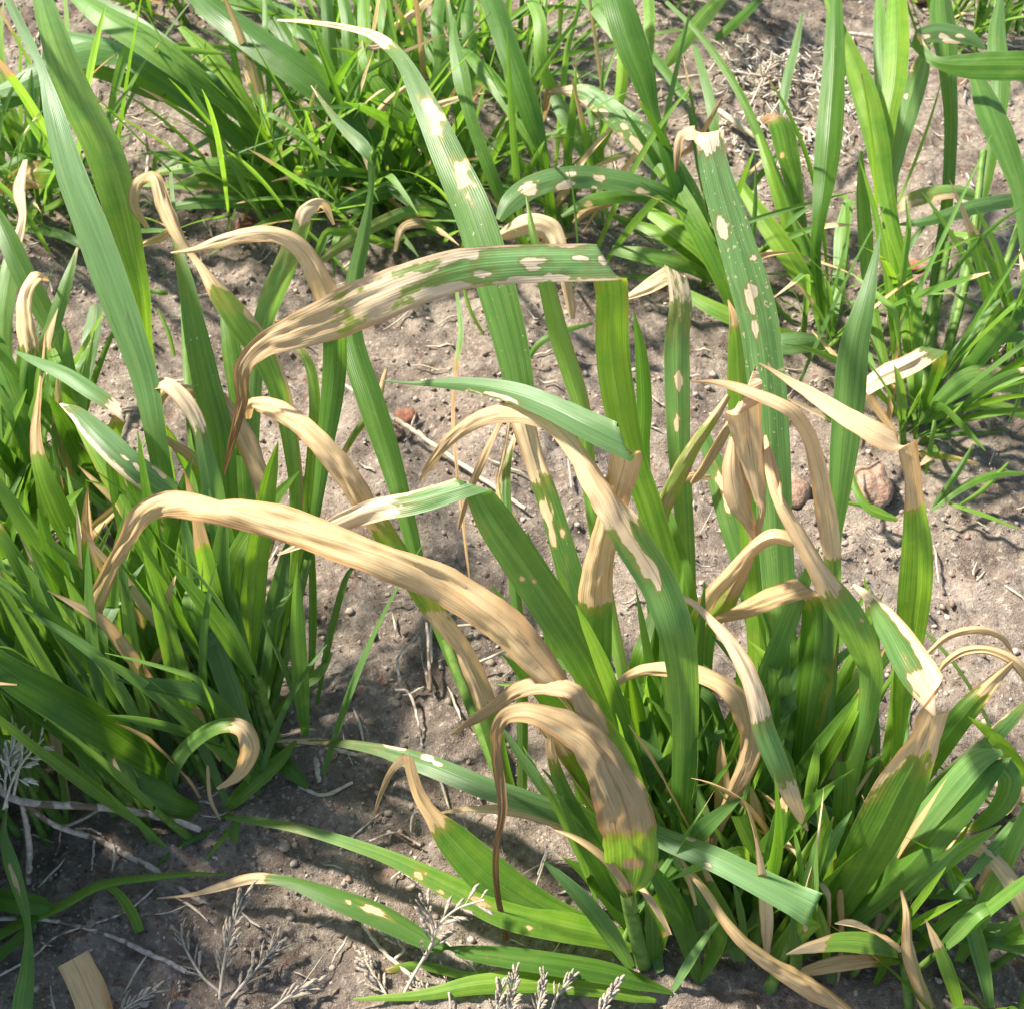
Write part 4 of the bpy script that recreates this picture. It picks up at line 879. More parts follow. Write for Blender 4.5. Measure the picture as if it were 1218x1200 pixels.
L(PM, [(682, 266, 5, 5, 1), (700, 250, 12, 5.6), (730, 240, 10, 5.6)], g=.1, brown=.3, curl=.5)
fill(PM, 9, (6, 12), (.5, .8), (25, 75), (0, 360), .025, (.3, 1.0), .15, (.1, .5), .4, sp=.4, seed=3)

PN = Plant(838, 318, 'wheat plant in the upper middle with a broad speckled leaf and thick bright blades')
L(PN, [(724, -40, 20, 16.4, 0), (738, 8, 42, 16), (752, 52, 42, 14.8), (766, 92, 33, 13.4), (776, 130, 19, 11.8), (786, 160, 15, 10.6), (796, 190, 20, 9.4), (815, 238, 26, 7), (840, 290, 16, 3.4), (846, 330, 12, .4)], g=(.3, .15, 0, 0), roll=(14, 20, 10), keel=.3)
L(PN, [(690, -12, 12, 13, 0), (716, 14, 24, 13.4), (742, 48, 22, 13), (764, 84, 10, 12.4)], g=.3)
L(PN, [(770, -30, 12, 13.4, 0), (772, 20, 16, 12.8), (772, 70, 12, 11.6)], g=.15)
L(PN, [(700, 205, 10, 4, 0), (712, 178, 13, 5.4), (736, 118, 16, 8.6), (740, 60, 15, 11), (736, 20, 10, 12)], g=.05, keel=.4)
L(PN, [(648, 132, 4, 7.4, 1), (652, 112, 10, 8.6, .9), (668, 108, 10, 9.4, .9), (698, 112, 26, 10, .2), (732, 138, 34, 9.8, .2), (768, 170, 38, 9, .15), (800, 205, 36, 7.6, .05), (828, 250, 26, 5, 0), (846, 325, 12, .5)], g=(.5, .8, .7, .5, .2), sp=(.5, 1, 1, .8, .2), brown=(.9, .3, 0, 0, 0, 0, 0, 0), roll=-16, patches=[(700, 128, 16, 4), (736, 168, 12, 5), (758, 172, 12, 5), (720, 135, 6, 4), (742, 150, 6, 4), (757, 186, 8, 4)], label='pale spotted leaf arching over the upper middle')
L(PN, [(656, 112, 12, 8, .1), (674, 140, 24, 7.4, .25), (692, 168, 26, 6.4, .15), (705, 200, 18, 4.8, 0)], g=.7, sp=.8)
L(PN, [(792, 2, 5, 10, 0), (826, 35, 7, 9.6), (855, 72, 10, 9), (880, 112, 11, 8.2), (905, 168, 13, 6.8), (930, 228, 13, 5), (958, 300, 14, 2.6), (988, 368, 12, .4)], g=.1, keel=.4)
L(PN, [(735, 20, 6, 3, 0), (780, 70, 12, 4), (818, 120, 12, 4)], g=.3)
L(PN, [(866, -10, 12, 4, 0), (838, 20, 22, 4.4), (812, 52, 20, 4), (790, 82, 12, 2.6)], g=.3, roll=10)
L(PN, [(910, -8, 8, 3, 0), (880, 22, 14, 3.4), (850, 48, 10, 2.6)], g=.2)
L(PN, [(782, 196, 16, 8, 0), (808, 232, 26, 7.4), (836, 285, 28, 6), (864, 345, 22, 3.6), (880, 400, 12, .6)], g=.05, roll=-18)
L(PN, [(770, 250, 14, 5, 0), (812, 276, 26, 5.2), (850, 315, 20, 3.8), (878, 370, 12, 1)], g=.1, roll=12)
L(PN, [(727, 297, 12, 3.6, 0), (775, 305, 22, 4.2), (820, 318, 18, 3.4), (850, 335, 10, 1)], g=.3)
L(PN, [(748, 262, 8, 3, 0), (800, 285, 20, 3.2), (850, 320, 14, 1.6)], g=.05)
L(PN, [(858, 118, 4, 5, 1), (828, 170, 8, 4, .9), (800, 192, 5, 4, 1)], g=.1, brown=.4)
fill(PN, 8, (6, 12), (.5, .8), (25, 70), (0, 360), .025, (.3, 1.0), .12, (.1, .5), .3, sp=.3, seed=4)

PO = Plant(500, 235, 'bright green wheat plant behind the tall leaning leaf, top centre')
L(PO, [(466, 48, 3, 11, .9), (446, 56, 8, 11.6, .9), (428, 54, 9, 12, .4), 'F', (434, 78, 13, 11.4, 0), (452, 106, 19, 10.4), (476, 136, 22, 9), (498, 164, 20, 7.6), (512, 188, 14, 6), (510, 240, 10, .8)], g=[.3, .15], roll=[0, 14])
L(PO, [(520, -12, 5, 11, 1), (495, 12, 9, 11.4), (472, 30, 9, 11.4), (452, 46, 6, 11, .9)], g=.2, curl=.3, label='short straw-coloured dead blade at the top')
L(PO, [(486, 15, 8, 9, 0), (506, 55, 18, 8.6), (528, 95, 22, 7.4), (545, 130, 16, 5.8), (552, 200, 12, 2), (545, 240, 10, .3)], g=.5)
L(PO, [(400, 95, 14, 7, 0), (430, 125, 24, 7), (468, 165, 26, 5.8), (500, 200, 18, 3.6), (520, 245, 10, .4)], g=.15, keel=.3)
for i, (x, dx) in enumerate([(390, 6), (412, 14), (432, -4), (455, 10), (520, -16), (556, -8), (640, 30)]):
    L(PO, [(x - dx, -40, 10, 13 - i * .3, 0), (x, 20, 17, 11.6), (x + 4, 80, 18, 9.4), (x + dx, 140, 14, 6), (x + dx + 8, 225, 10, .6)], g=(.4, .1), keel=.3)
fill(PO, 22, (8, 15), (.5, .9), (15, 65), (0, 360), .05, (.2, .9), .08, (.0, .5), .3, seed=5)
L(PO, [(372, 318, 6, 3, .5), (408, 292, 14, 4, .35), (448, 268, 17, 4.6, .35), (490, 252, 16, 4.6, .1), (535, 256, 10, 3), (570, 270, 8, 1)], g=.5, edge=(0, .5))
L(PO, [(470, 300, 4, 3, 1), (478, 272, 10, 4.2, .9), (500, 265, 13, 4.2, .7), (530, 272, 8, 3.4, 0)], g=.2)
L(PO, [(390, 255, 10, 3, 0), (430, 235, 22, 3.8), (475, 225, 22, 3.6), (520, 232, 12, 2)], g=.2)
L(PO, [(455, 218, 10, 4, 0), (500, 245, 18, 4, 0), (545, 262, 14, 3)], g=.4)

PQ = Plant(985, 400, 'wheat plant at upper right with long upright blades crossing in front of bare soil')
L(PQ, [(992, -30, 14, 16, 0), (992, 30, 24, 15), (990, 90, 31, 13.6), (985, 160, 36, 11.8), (980, 215, 30, 10), (974, 262, 19, 8.4), (970, 310, 14, 6), (980, 395, 10, .4)], g=(.2, .05, 0), roll=-16, keel=.38)
L(PQ, [(980, -10, 5, 15.4, 0), (996, 28, 16, 15), (1014, 70, 26, 14.2), (1030, 115, 34, 13), (1043, 165, 33, 11.6), (1052, 220, 25, 9.8), (1064, 275, 18, 8), (1080, 330, 14, 6), (1090, 400, 12, 3), (1092, 480, 10, .4)], g=(.2, .05, 0), roll=14, keel=.25, patches=[(1002, 52, 4, 3), (997, 68, 4, 3.5)])
L(PQ, [(905, 145, 10, 7, 1), (917, 138, 14, 7.4, .9), (930, 150, 32, 7.2, .1), (938, 185, 30, 6.2, .05), (946, 215, 20, 5), (954, 260, 12, 3.4, 0), (975, 395, 9, .3)], g=.1, sp=.5, brown=(.9, 0, 0, 0, 0, 0), patches=[(916, 172, 6, 3), (930, 185, 3, 3)], label='short broad blade with a brown scorched top and pale spots')
L(PQ, [(954, 16, 3, 8, .2), (946, 55, 11, 7.2, .2), (936, 95, 13, 6.2, .1), (930, 135, 10, 5, 0)], g=.7)
L(PQ, [(826, 55, 6, 5, 0), (838, 95, 12, 4.6), (848, 140, 14, 3.6), (850, 180, 8, 2)], g=.4)
L(PQ, [(878, 215, 12, 6, 0), (905, 255, 24, 5.6), (940, 305, 28, 4.4), (975, 362, 18, 2), (992, 400, 12, .4)], g=.05, roll=16, keel=.3)
L(PQ, [(902, 160, 8, 8, 0), (918, 210, 14, 7), (940, 280, 14, 4.6), (975, 380, 10, .8)], g=.02)
L(PQ, [(1010, 238, 14, 4, 0), (1002, 275, 20, 3.6), (998, 320, 16, 2.4), (990, 395, 10, .4)], g=.6)
L(PQ, [(1024, 180, 4, 9, .2), (1026, 230, 16, 8, 0), (1030, 280, 20, 6.4), (1035, 350, 16, 4), (1060, 470, 12, .5)], g=.3)
L(PQ, [(800, 340, 10, 4, 0), (860, 372, 22, 4, 0), (920, 395, 18, 3), (980, 405, 10, .8)], g=.1)
L(PQ, [(912, 412, 24, 2.6, .2), (950, 408, 30, 3, .1), (985, 408, 16, 2, 0)], g=.8, sp=.5)

PR = Plant(1088, 505, 'bushy wheat clump at right with many thin stems fanning out from one base')
L(PR, [(1066, -25, 20, 15, 0), (1067, 30, 31, 14.4), (1064, 90, 32, 13.2), (1056, 140, 24, 11.8), (1052, 200, 18, 10), (1056, 270, 14, 7.6), (1075, 380, 12, 3.6), (1088, 500, 10, .3)], g=.03, roll=-12, keel=.3)
L(PR, [(1046, -30, 8, 14, 0), (1046, 40, 17, 12.8), (1048, 110, 16, 11), (1052, 200, 12, 8), (1080, 400, 10, 2)], g=.3)
L(PR, [(1104, 55, 6, 11.6, .1), (1094, 88, 26, 11, .2), (1080, 135, 26, 9.8, .05), (1068, 185, 18, 8.2, 0), (1062, 240, 12, 6.4), (1080, 380, 10, 2.4), (1088, 500, 9, .3)], g=(.8, .7, .3), sp=.5, patches=[(1084, 76, 10, 5), (1078, 115, 4, 3)], label='greyish leaf with a cream patch behind the upright blades')
L(PR, [(1172, 58, 4, 12.4, 0), (1150, 44, 20, 13, .1), (1115, 39, 25, 13.2, .1), (1086, 46, 18, 13, .1), 'F', (1110, 72, 14, 12.8, .1), (1145, 78, 30, 13), (1185, 78, 38, 13.4), (1235, 80, 38, 13.6), (1290, 100, 30, 12)], g=[.9, .15], roll=[0, 14], patches=[(1096, 45, 8, 4), (1122, 43, 4, 3), (1130, 50, 8, 3), (1142, 44, 4, 2)], label='blade entering from the right edge and folding back, spotted on the fold')
L(PR, [(1120, -20, 18, 12, 0), (1124, 30, 34, 11.4, 0), (1128, 80, 24, 10.4), (1132, 150, 18, 8.6), (1126, 250, 16, 6), (1112, 340, 14, 3.8), (1092, 490, 10, .3)], g=(.3, .1), keel=.35)
L(PR, [(1190, 0, 10, 12, 0), (1186, 45, 24, 11.6), (1190, 100, 26, 10.4), (1182, 170, 18, 8.4), (1160, 270, 14, 5.6), (1130, 400, 12, 2.4), (1100, 500, 10, .3)], g=(.6, .2, 0))
L(PR, [(1160, 85, 16, 11, 0), (1182, 140, 36, 10.4), (1202, 190, 30, 9), (1216, 240, 22, 7.4), (1225, 340, 16, 4), (1222, 430, 10, .5)], g=.35, roll=14)
L(PR, [(1064, 250, 10, 6.6, .8), (1082, 238, 20, 7.2, .4), (1108, 230, 22, 7.6, .3), (1140, 228, 18, 7.4, .1), (1180, 240, 12, 6, 0)], g=.5, brown=.2, patches=[(1120, 235, 12, 4), (1090, 240, 12, 3)])
L(PR, [(1066, 268, 2, 7, 0), (1100, 264, 12, 7.8), (1135, 254, 19, 8.2), (1170, 244, 20, 8), (1210, 240, 18, 7), (1245, 255, 12, 5)], g=.7, roll=-14)
L(PR, [(1028, 462, 18, 6, 1), (1050, 448, 26, 6.8, .9), (1085, 432, 28, 7.4, .85), (1112, 415, 26, 7.8, .2), 'F', (1118, 430, 20, 6.8, .3), (1108, 460, 14, 4, 0), (1094, 500, 10, .5)], g=[.6, .1], roll=[10, 0], label='bleached leaf bent down to the left at the clump base')
L(PR, [(1240, 462, 16, 3, 0), (1200, 452, 34, 3.8, .05), (1155, 452, 34, 3.8, .1), (1118, 478, 20, 2.4, 0), (1094, 504, 12, .6)], g=.4, roll=12, keel=.25, sp=.3, patches=[(1182, 440, 10, 4)])
L(PR, [(1240, 500, 8, 2, 0), (1195, 486, 16, 2.6, .2), (1155, 482, 14, 2.6, .1), (1100, 500, 12, .8, 0)], g=.3)
L(PR, [(1240, 345, 18, 5, 0), (1200, 380, 30, 5, .1), (1165, 425, 24, 3.8), (1110, 495, 14, .8)], g=.1, roll=14)
L(PR, [(1218, 400, 14, 3, 0), (1180, 405, 20, 3.4, .1), (1140, 450, 18, 2.6), (1100, 505, 12, .5)], g=.5)
stem(PR, [(1170, 180, 8, 9), (1150, 330, 10, 4.6), (1104, 495, 12, 0)])
stem(PR, [(1128, 290, 9, 5), (1108, 400, 11, 2.6), (1092, 500, 12, 0)])
stem(PR, [(1215, 260, 8, 6), (1165, 400, 10, 2.4), (1104, 505, 12, 0)])
fill(PR, 26, (8, 16), (.45, .85), (5, 55), (0, 360), .022, (.1, .7), .06, (.0, .4), .25, seed=6)
PS = Plant(1232, 440, 'wheat plant cut by the right edge below the folded blade')
fill(PS, 14, (9, 17), (.5, .9), (5, 50), (60, 300), .03, (.2, .8), .1, (.0, .5), .3, seed=7)
PT = Plant(1175, 1170, 'shaded wheat plant in the lower right corner')
fill(PT, 30, (7, 13), (.7, 1.2), (10, 65), (0, 360), .05, (.2, .9), .14, (.0, .75), .4, seed=8)
PU = Plant(1262, 960, 'wheat plant rising outside the right edge near the hooked blade')
fill(PU, 12, (9, 15), (.6, 1.0), (15, 55), (60, 260), .03, (.2, .9), .15, (.0, .75), .4, seed=9)
fill(PK, 34, (9, 17), (.45, .85), (20, 75), (0, 360), .05, (.2, .9), .05, (.1, .5), .3, seed=31)
fill(PL, 34, (10, 19), (.5, .9), (15, 65), (0, 360), .06, (.2, .9), .05, (.2, .6), .3, seed=32)
fill(PO, 34, (10, 19), (.45, .85), (10, 65), (0, 360), .06, (.2, .9), .05, (.1, .5), .3, seed=33)
fill(PN, 16, (8, 16), (.4, .8), (20, 70), (40, 330), .04, (.2, .9), .08, (.1, .5), .3, seed=34)
fill(PM, 12, (8, 14), (.4, .7), (20, 70), (0, 360), .03, (.2, .9), .08, (.1, .5), .3, seed=35)
fill(PQ, 12, (7, 14), (.4, .8), (5, 60), (0, 360), .03, (.2, .9), .08, (.1, .5), .3, seed=36)
PB1 = Plant(590, 70, 'thin-leaved wheat plant near the top edge, left of the thick bright blades')
fill(PB1, 30, (8, 16), (.4, .8), (10, 65), (0, 360), .05, (.2, .9), .05, (.2, .5), .25, seed=37)
PB2 = Plant(440, 60, 'thin-leaved wheat plant at the top edge behind the tall leaning leaf')
fill(PB2, 36, (9, 18), (.45, .85), (10, 65), (0, 360), .06, (.2, .9), .05, (.2, .5), .25, seed=38)
PB3 = Plant(215, -10, 'wheat plant at the top edge above the sweeping long blades')
fill(PB3, 30, (9, 18), (.5, .9), (15, 70), (150, 390), .06, (.2, .9), .05, (.3, .6), .25, seed=39)
PB4 = Plant(1150, 40, 'thin-leaved wheat plant at the top right behind the folded spotted blade')
fill(PB4, 26, (8, 16), (.5, .8), (5, 50), (0, 360), .05, (.2, .9), .05, (.1, .5), .25, seed=40)
PB5 = Plant(790, -20, 'wheat plant at the top edge behind the thick bright blades')
fill(PB5, 18, (8, 14), (.5, .8), (15, 65), (180, 390), .04, (.2, .9), .05, (.3, .6), .25, seed=41)
for q_, (pl_, n_, az_) in enumerate([(PK, 40, (0, 360)), (PL, 40, (0, 360)), (PO, 44, (0, 360)), (PB1, 40, (0, 360)), (PB2, 44, (0, 360)), (PB3, 40, (150, 390)), (PB4, 26, (0, 360)), (PB5, 30, (150, 390)), (PM, 18, (0, 360)), (PQ, 16, (0, 360))]):
    fill(pl_, n_, (11, 21), (.35, .65), (8, 55), az_, .07, (.05, .55), .04, (.1, .7), .2, seed=70 + q_, tillers=0)
for q_, pl_ in enumerate([PF, PG, PH, PJ]):
    fill(pl_, 24, (9, 17), (.45, .85), (3, 40), (60, 190), .055, (.05, .5), .05, (.0, .8), .2, seed=90 + q_, tw_=.8, tillers=3)
for q_, pl_ in enumerate([PA, PB, PC, PD]):
    fill(pl_, 14, (5, 11), (.4, .7), (3, 40), (20, 165), .04, (.05, .7), .18, (.0, .8), .25, seed=100 + q_, tw_=.8, tillers=3)
# filling blades of the front tufts, kept low behind the big leaves
fill(PA, 20, (6, 11), (.7, 1.2), (10, 60), (40, 170), .030, (.2, 1.0), .04, (.0, .75), .15, seed=10, tillers=3)
fill(PB, 22, (6, 12), (.8, 1.3), (5, 45), (30, 160), .030, (.1, .7), .06, (.0, .75), .15, seed=11, tillers=3)
fill(PC, 18, (6, 11), (.8, 1.3), (5, 45), (20, 150), .03, (.1, .7), .08, (.0, .75), .15, seed=12, tillers=3)
fill(PD, 12, (6, 10), (.7, 1.1), (10, 50), (-20, 120), .03, (.1, .7), .06, (.0, .75), .15, seed=13, tillers=2)
fill(PF, 34, (10, 17), (.9, 1.4), (3, 34), (60, 175), .040, (.1, .7), .02, (.0, .75), .12, seed=14, tw_=.5, tillers=9)
fill(PG, 28, (10, 17), (.9, 1.4), (5, 40), (70, 170), .045, (.1, .7), .03, (.0, .75), .12, seed=15, tw_=.5, tillers=9)
fill(PH, 32, (10, 18), (1.0, 1.5), (5, 42), (80, 170), .055, (.2, .8), .03, (.0, .75), .12, seed=16, tw_=.5, tillers=9)
fill(PI, 12, (7, 13), (.5, .8), (8, 45), (30, 180), .03, (.1, .8), .15, (.1, .5), .4, seed=17)
fill(PJ, 34, (9, 16), (.9, 1.3), (5, 40), (30, 210), .05, (.1, .7), .05, (.0, .75), .2, seed=18, tw_=.5, tillers=9)
PV = Plant(-40, 800, 'wheat plant just outside the left edge whose blades lean into view')
fill(PV, 16, (9, 15), (.8, 1.2), (5, 40), (40, 110), .05, (.2, .9), .1, (.0, .3), .3, seed=19)
PV2 = Plant(-190, 900, 'tall unseen wheat plant added for shade beyond the left edge, level with the forked twig')  # unseen tufts, this one to PV6, added to shade the lower-left soil
fill(PV2, 60, (16, 28), (.9, 1.4), (2, 38), (60, 280), .07, (.1, .6), .06, (.0, .3), .3, seed=20)
PV3 = Plant(-150, 1090, 'tall unseen wheat plant added for shade beyond the left edge, level with the bottom twig')
fill(PV3, 60, (16, 27), (.9, 1.4), (2, 34), (80, 280), .07, (.1, .6), .06, (.0, .3), .3, seed=21)
PV4 = Plant(-330, 800, 'tall unseen wheat plant added for shade farther out beyond the left edge')
fill(PV4, 50, (18, 28), (.9, 1.4), (2, 38), (0, 360), .07, (.1, .6), .06, (.0, .3), .3, seed=22)
PV5 = Plant(-120, 985, 'tall unseen wheat plant added for shade just beyond the left edge, between two others')  # denser and taller, added to lengthen the cast shade
fill(PV5, 80, (24, 36), (1.1, 1.6), (0, 24), (60, 280), .06, (.1, .5), .06, (.0, .3), .3, seed=23)
PV6 = Plant(-260, 1010, 'tall unseen wheat plant added for shade beyond the left edge, behind the front one')
fill(PV6, 60, (22, 33), (1.0, 1.5), (0, 26), (0, 360), .07, (.1, .5), .06, (.0, .3), .3, seed=24)
PW = Plant(62, 1255, 'narrow-leaved young wheat blade standing in the bottom left corner')
L(PW, [(8, 960, 2, 6, .5), (4, 990, 9, 5.8, .1), (12, 1025, 19, 5.4, 0), (26, 1070, 15, 4.6), (33, 1105, 9, 4), (32, 1150, 18, 3.2), (26, 1195, 26, 2.2), (20, 1250, 18, .6)], g=(.6, .3, .3), roll=-10, patches=[(17, 1045, 18, 2.5)])
L(PW, [(-30, 1062, 20, 2.4, 0), (20, 1072, 30, 2.6, 0), (60, 1078, 20, 2)], g=.05)
PX = Plant(-30, 1130, 'fine grass shoot lying along the ground at lower left')
L(PX, [(272, 1040, 2, 1, 0), (230, 1039, 6, 1.4), (180, 1043, 9, 1.6), (120, 1052, 12, 1.6), (70, 1078, 12, 1.3), (20, 1100, 13, 1), (-30, 1130, 10, .4)], g=.05, keel=.3)
L(PX, [(166, 1108, 12, .9, 0), (158, 1088, 14, 1.2), (142, 1064, 11, 1.4), (122, 1050, 6, 1.5)], g=.1)
L(PX, [(-20, 1152, 14, 1.4, 0), (20, 1118, 14, 1.4), (45, 1090, 8, 1.2)], g=.02)
PY = Plant(128, 1255, 'dead wheat leaf end poking up from the bottom edge at left', cat='dead leaf', group=None, name='dead_wheat_leaf')
L(PY, [(86, 1140, 40, 4.6, 1), (98, 1165, 41, 4, 1), (112, 1200, 42, 3, .95), (128, 1250, 40, .8)], g=.15, roll=6, keel=.12, patches=[(125, 1185, 10, 4)])

# seedlings on the soil at right
def seedling(x, y, label, blades, g=.15):
    p = Plant(x, y, label, 'grass seedling', 'small grass seedlings', 'grass_seedling')
    for bl in blades:
        L(p, bl, g=g, keel=.35)
seedling(1105, 608, 'small grass seedling on bare soil at right with three spreading blades',
         [[(1158, 528, 2, 3), (1140, 560, 9, 2.2), (1110, 605, 7, .3)], [(1225, 563, 3, 1.4), (1185, 564, 10, 1.8), (1145, 580, 10, 1.4), (1108, 607, 6, .3)], [(1142, 600, 3, 1), (1170, 582, 7, 1.5), (1200, 550, 4, 2)], [(1210, 628, 2, .8), (1170, 612, 6, .9), (1128, 598, 5, .6)]])
seedling(1068, 628, 'curved grass seedling hugging the reddish stone', [[(1012, 542, 3, 1.8, 0), (1016, 575, 9, 1.6), (1034, 605, 11, 1.2), (1068, 618, 10, .7, .3)], [(1008, 598, 5, .6), (1040, 604, 7, .7), (1066, 620, 6, .5)]])
seedling(1100, 560, 'thin grass shoot rising below the bushy clump', [[(1112, 500, 5, 2.6), (1106, 540, 7, 1.4), (1101, 565, 5, .3)], [(1200, 513, 2, .9), (1150, 516, 6, 1.2), (1102, 520, 6, 1)], [(1165, 552, 4, .7, .6), (1120, 542, 10, .8, .4), (1090, 538, 8, .6)]])
seedling(196, 880, 'tiny pale shoot between the dark blades at left', [[(210, 800, 3, 3), (204, 840, 6, 1.6), (196, 878, 5, .3)]])
seedling(65, 990, 'grass shoot beside the dry twig at lower left', [[(50, 850, 3, 4), (62, 880, 9, 3.2), (74, 930, 8, 2), (80, 985, 6, .4)], [(40, 925, 10, 2), (55, 955, 14, 1.6), (80, 985, 10, .6)]])
seedling(255, 1000, 'sprawling pale green shoot under the left tuft', [[(180, 1035, 4, .8), (215, 1005, 7, 1), (262, 985, 8, .6)], [(245, 1022, 3, 1), (262, 1000, 7, 1), (280, 978, 8, .6)], [(278, 1000, 12, 1.2), (280, 975, 9, 1.6), (262, 968, 6, 1)]])
seedling(575, 400, 'tiny grass shoot on the soil behind the mosaic leaf', [[(548, 330, 4, 3), (560, 370, 5, 1.6), (575, 398, 4, .3)]])
seedling(205, 400, 'thin grass sliver on bare soil between the left blades', [[(188, 368, 3, 2), (200, 395, 6, 1.2), (208, 425, 5, .3)], [(170, 345, 3, .6), (190, 348, 8, .8), (200, 350, 5, .5)]])
seedling(628, 405, 'short curved grass blade behind the central leaves', [[(705, 385, 3, 2), (665, 395, 10, 2.4), (640, 410, 9, 1.8), (626, 432, 5, .6)]])

# ------------------------------------------------------------------ dry twigs
def twig(label, branches, material=TWIG, name='dry_twig', cat='twig', group='dry twigs on the ground'):
    o = bpy.data.objects.new(name, None); COL.objects.link(o)
    p0 = at(branches[0][0][0], branches[0][0][1], 0)
    o.location = p0
    tag(o, label, cat, group)
    for k, br in enumerate(branches):
        rows = []
        for q in br:
            p = at(q[0], q[1], q[3] * .01)
            rows.append([*p, q[2] / FPX * ((p - CAM) @ FWD) * .5])
        C = np.array(rows)
        S = catmull(C, np.linspace(0, len(C) - 1, 8 * len(C))) if len(C) > 2 else C[0] + (C[1] - C[0]) * np.linspace(0, 1, 10)[:, None]
        j = (vnoise(np.arange(len(S)) * 1.1 + k * 7, np.full(len(S), k * 3.3)) - .5)
        S[:, 2] += j * .0010; S[:, 0] += j * .0010
        S[:, 3] *= 1 + j * .22
        V, F = tube_geo(S[:, :3], np.maximum(S[:, 3], .0002), 6)
        link('stalk' if k == 0 else 'branch', V - p0, F, material, o)
    return o
twig('long forked grey twig lying at lower left below the broad dark blade', [
    [(-10, 925, 10, 6), (12, 948, 10, 5.6), (52, 956, 10, 5), (100, 958, 10, 4.2), (150, 963, 10, 3.2), (192, 972, 9, 2.2), (238, 986, 8, 1.1)],
    [(28, 952, 7, 5.2), (63, 980, 7, 3.4), (112, 997, 8, .8), (150, 1016, 9, .7), (182, 1033, 8, .7), (215, 1056, 7, .7), (248, 1078, 7, .6)],
    [(52, 972, 4, 1.2), (75, 982, 4, 1.1), (100, 973, 4, 1.1), (120, 962, 4, 1.2), (150, 956, 3, 1.3), (165, 949, 3, 1.3)],
    [(26, 955, 6, 5.2), (34, 1000, 8, 3), (34, 1050, 7, .5)],
    [(90, 985, 3, 1), (108, 986, 3, 1), (124, 995, 3, .8)],
    [(112, 1000, 3, .9), (110, 1025, 3, .7), (108, 1042, 2, .5)],
    [(72, 988, 2, .9), (70, 1005, 3, .7), (66, 1016, 2, .5)]])
twig('straight pale broken stalk in the shade at bottom left', [[(-10, 1092, 6, .9), (49, 1093, 5, .9), (87, 1100, 5, .8), (133, 1113, 5, .8), (175, 1133, 7, .8), (222, 1155, 7, .7)], [(-10, 1165, 3, .8), (40, 1137, 3, .9), (70, 1112, 3, .9), (147, 1085, 3, .8), (190, 1050, 3, .7)]])
twig('pale straw stalk half hidden behind the central leaves', [[(465, 495, 6, .8), (500, 518, 6, .8), (560, 560, 6, .8), (625, 605, 5, .8)], [(405, 455, 4, .7), (440, 478, 5, .8), (470, 500, 5, .8)]], STRAW)
twig('thin pale stalk under the big straw arch', [[(548, 795, 4, 1), (580, 783, 4, 1.2), (612, 768, 4, 1.3)], [(540, 745, 4, 1), (590, 740, 4, 1.1)]], STRAW)
twig('short pale stick between the centre leaves', [[(655, 757, 7, 4), (690, 748, 7, 4.2), (730, 738, 5, 4.2)]], STRAW)
twig('dark upright twig on the soil at upper left', [[(172, 158, 4, 1.4), (176, 182, 4, .8), (175, 208, 5, .4)]])
twig('thin grey stalk across the soil at upper right', [[(868, 85, 3, .8), (915, 92, 3, .8), (965, 99, 3, .8), (1010, 112, 4, 1)], [(1008, 40, 4, 1.2), (1030, 43, 5, 1.2), (1055, 48, 4, 1)]])
twig('bleached straw beside the spotted leaf at upper middle', [[(750, 102, 5, .9), (790, 96, 5, .9), (835, 90, 4, .8)], [(855, 132, 7, .5), (880, 150, 8, .5), (900, 165, 5, .4)]], STRAW)
twig('thin brown stalks beneath the plant with jointed stems', [[(505, 790, 4, .8), (512, 820, 5, 1.2), (508, 740, 4, 2)], [(476, 812, 4, .6), (474, 780, 3, 1), (500, 752, 3, 1.4)], [(470, 820, 4, 1.4), (488, 826, 4, 1.2), (500, 870, 3, .6), (502, 888, 3, .5)]])
twig('pale flattened straw bits right of the left tuft', [[(375, 888, 9, .8), (377, 912, 8, .7), (380, 930, 5, .6)], [(330, 885, 4, .8), (400, 892, 6, .7), (425, 898, 4, .6)], [(355, 935, 4, .6), (385, 945, 5, .6), (420, 930, 4, .6)]], STRAW)
twig('yellowish trailing stalk on the soil at bottom centre', [[(430, 1098, 3, .6), (455, 1130, 5, .7), (490, 1160, 6, .7), (530, 1188, 5, .5), (560, 1215, 4, .4)]], STRAW)
twig('thin curled dry stem under the front centre leaves', [[(640, 1040, 3, 2), (652, 1012, 3, 3), (672, 1022, 5, 3.2), (696, 1030, 6, 3)], [(652, 1010, 3, 3), (636, 1060, 3, 1.4)]], STRAW)
twig('hanging brown wisp at the top of the soil gap left of centre', [[(455, 965, 2, .6), (425, 990, 3, .5), (405, 1010, 3, .5)], [(440, 1000, 3, .6), (470, 990, 3, .6), (500, 1005, 3, .5)]])

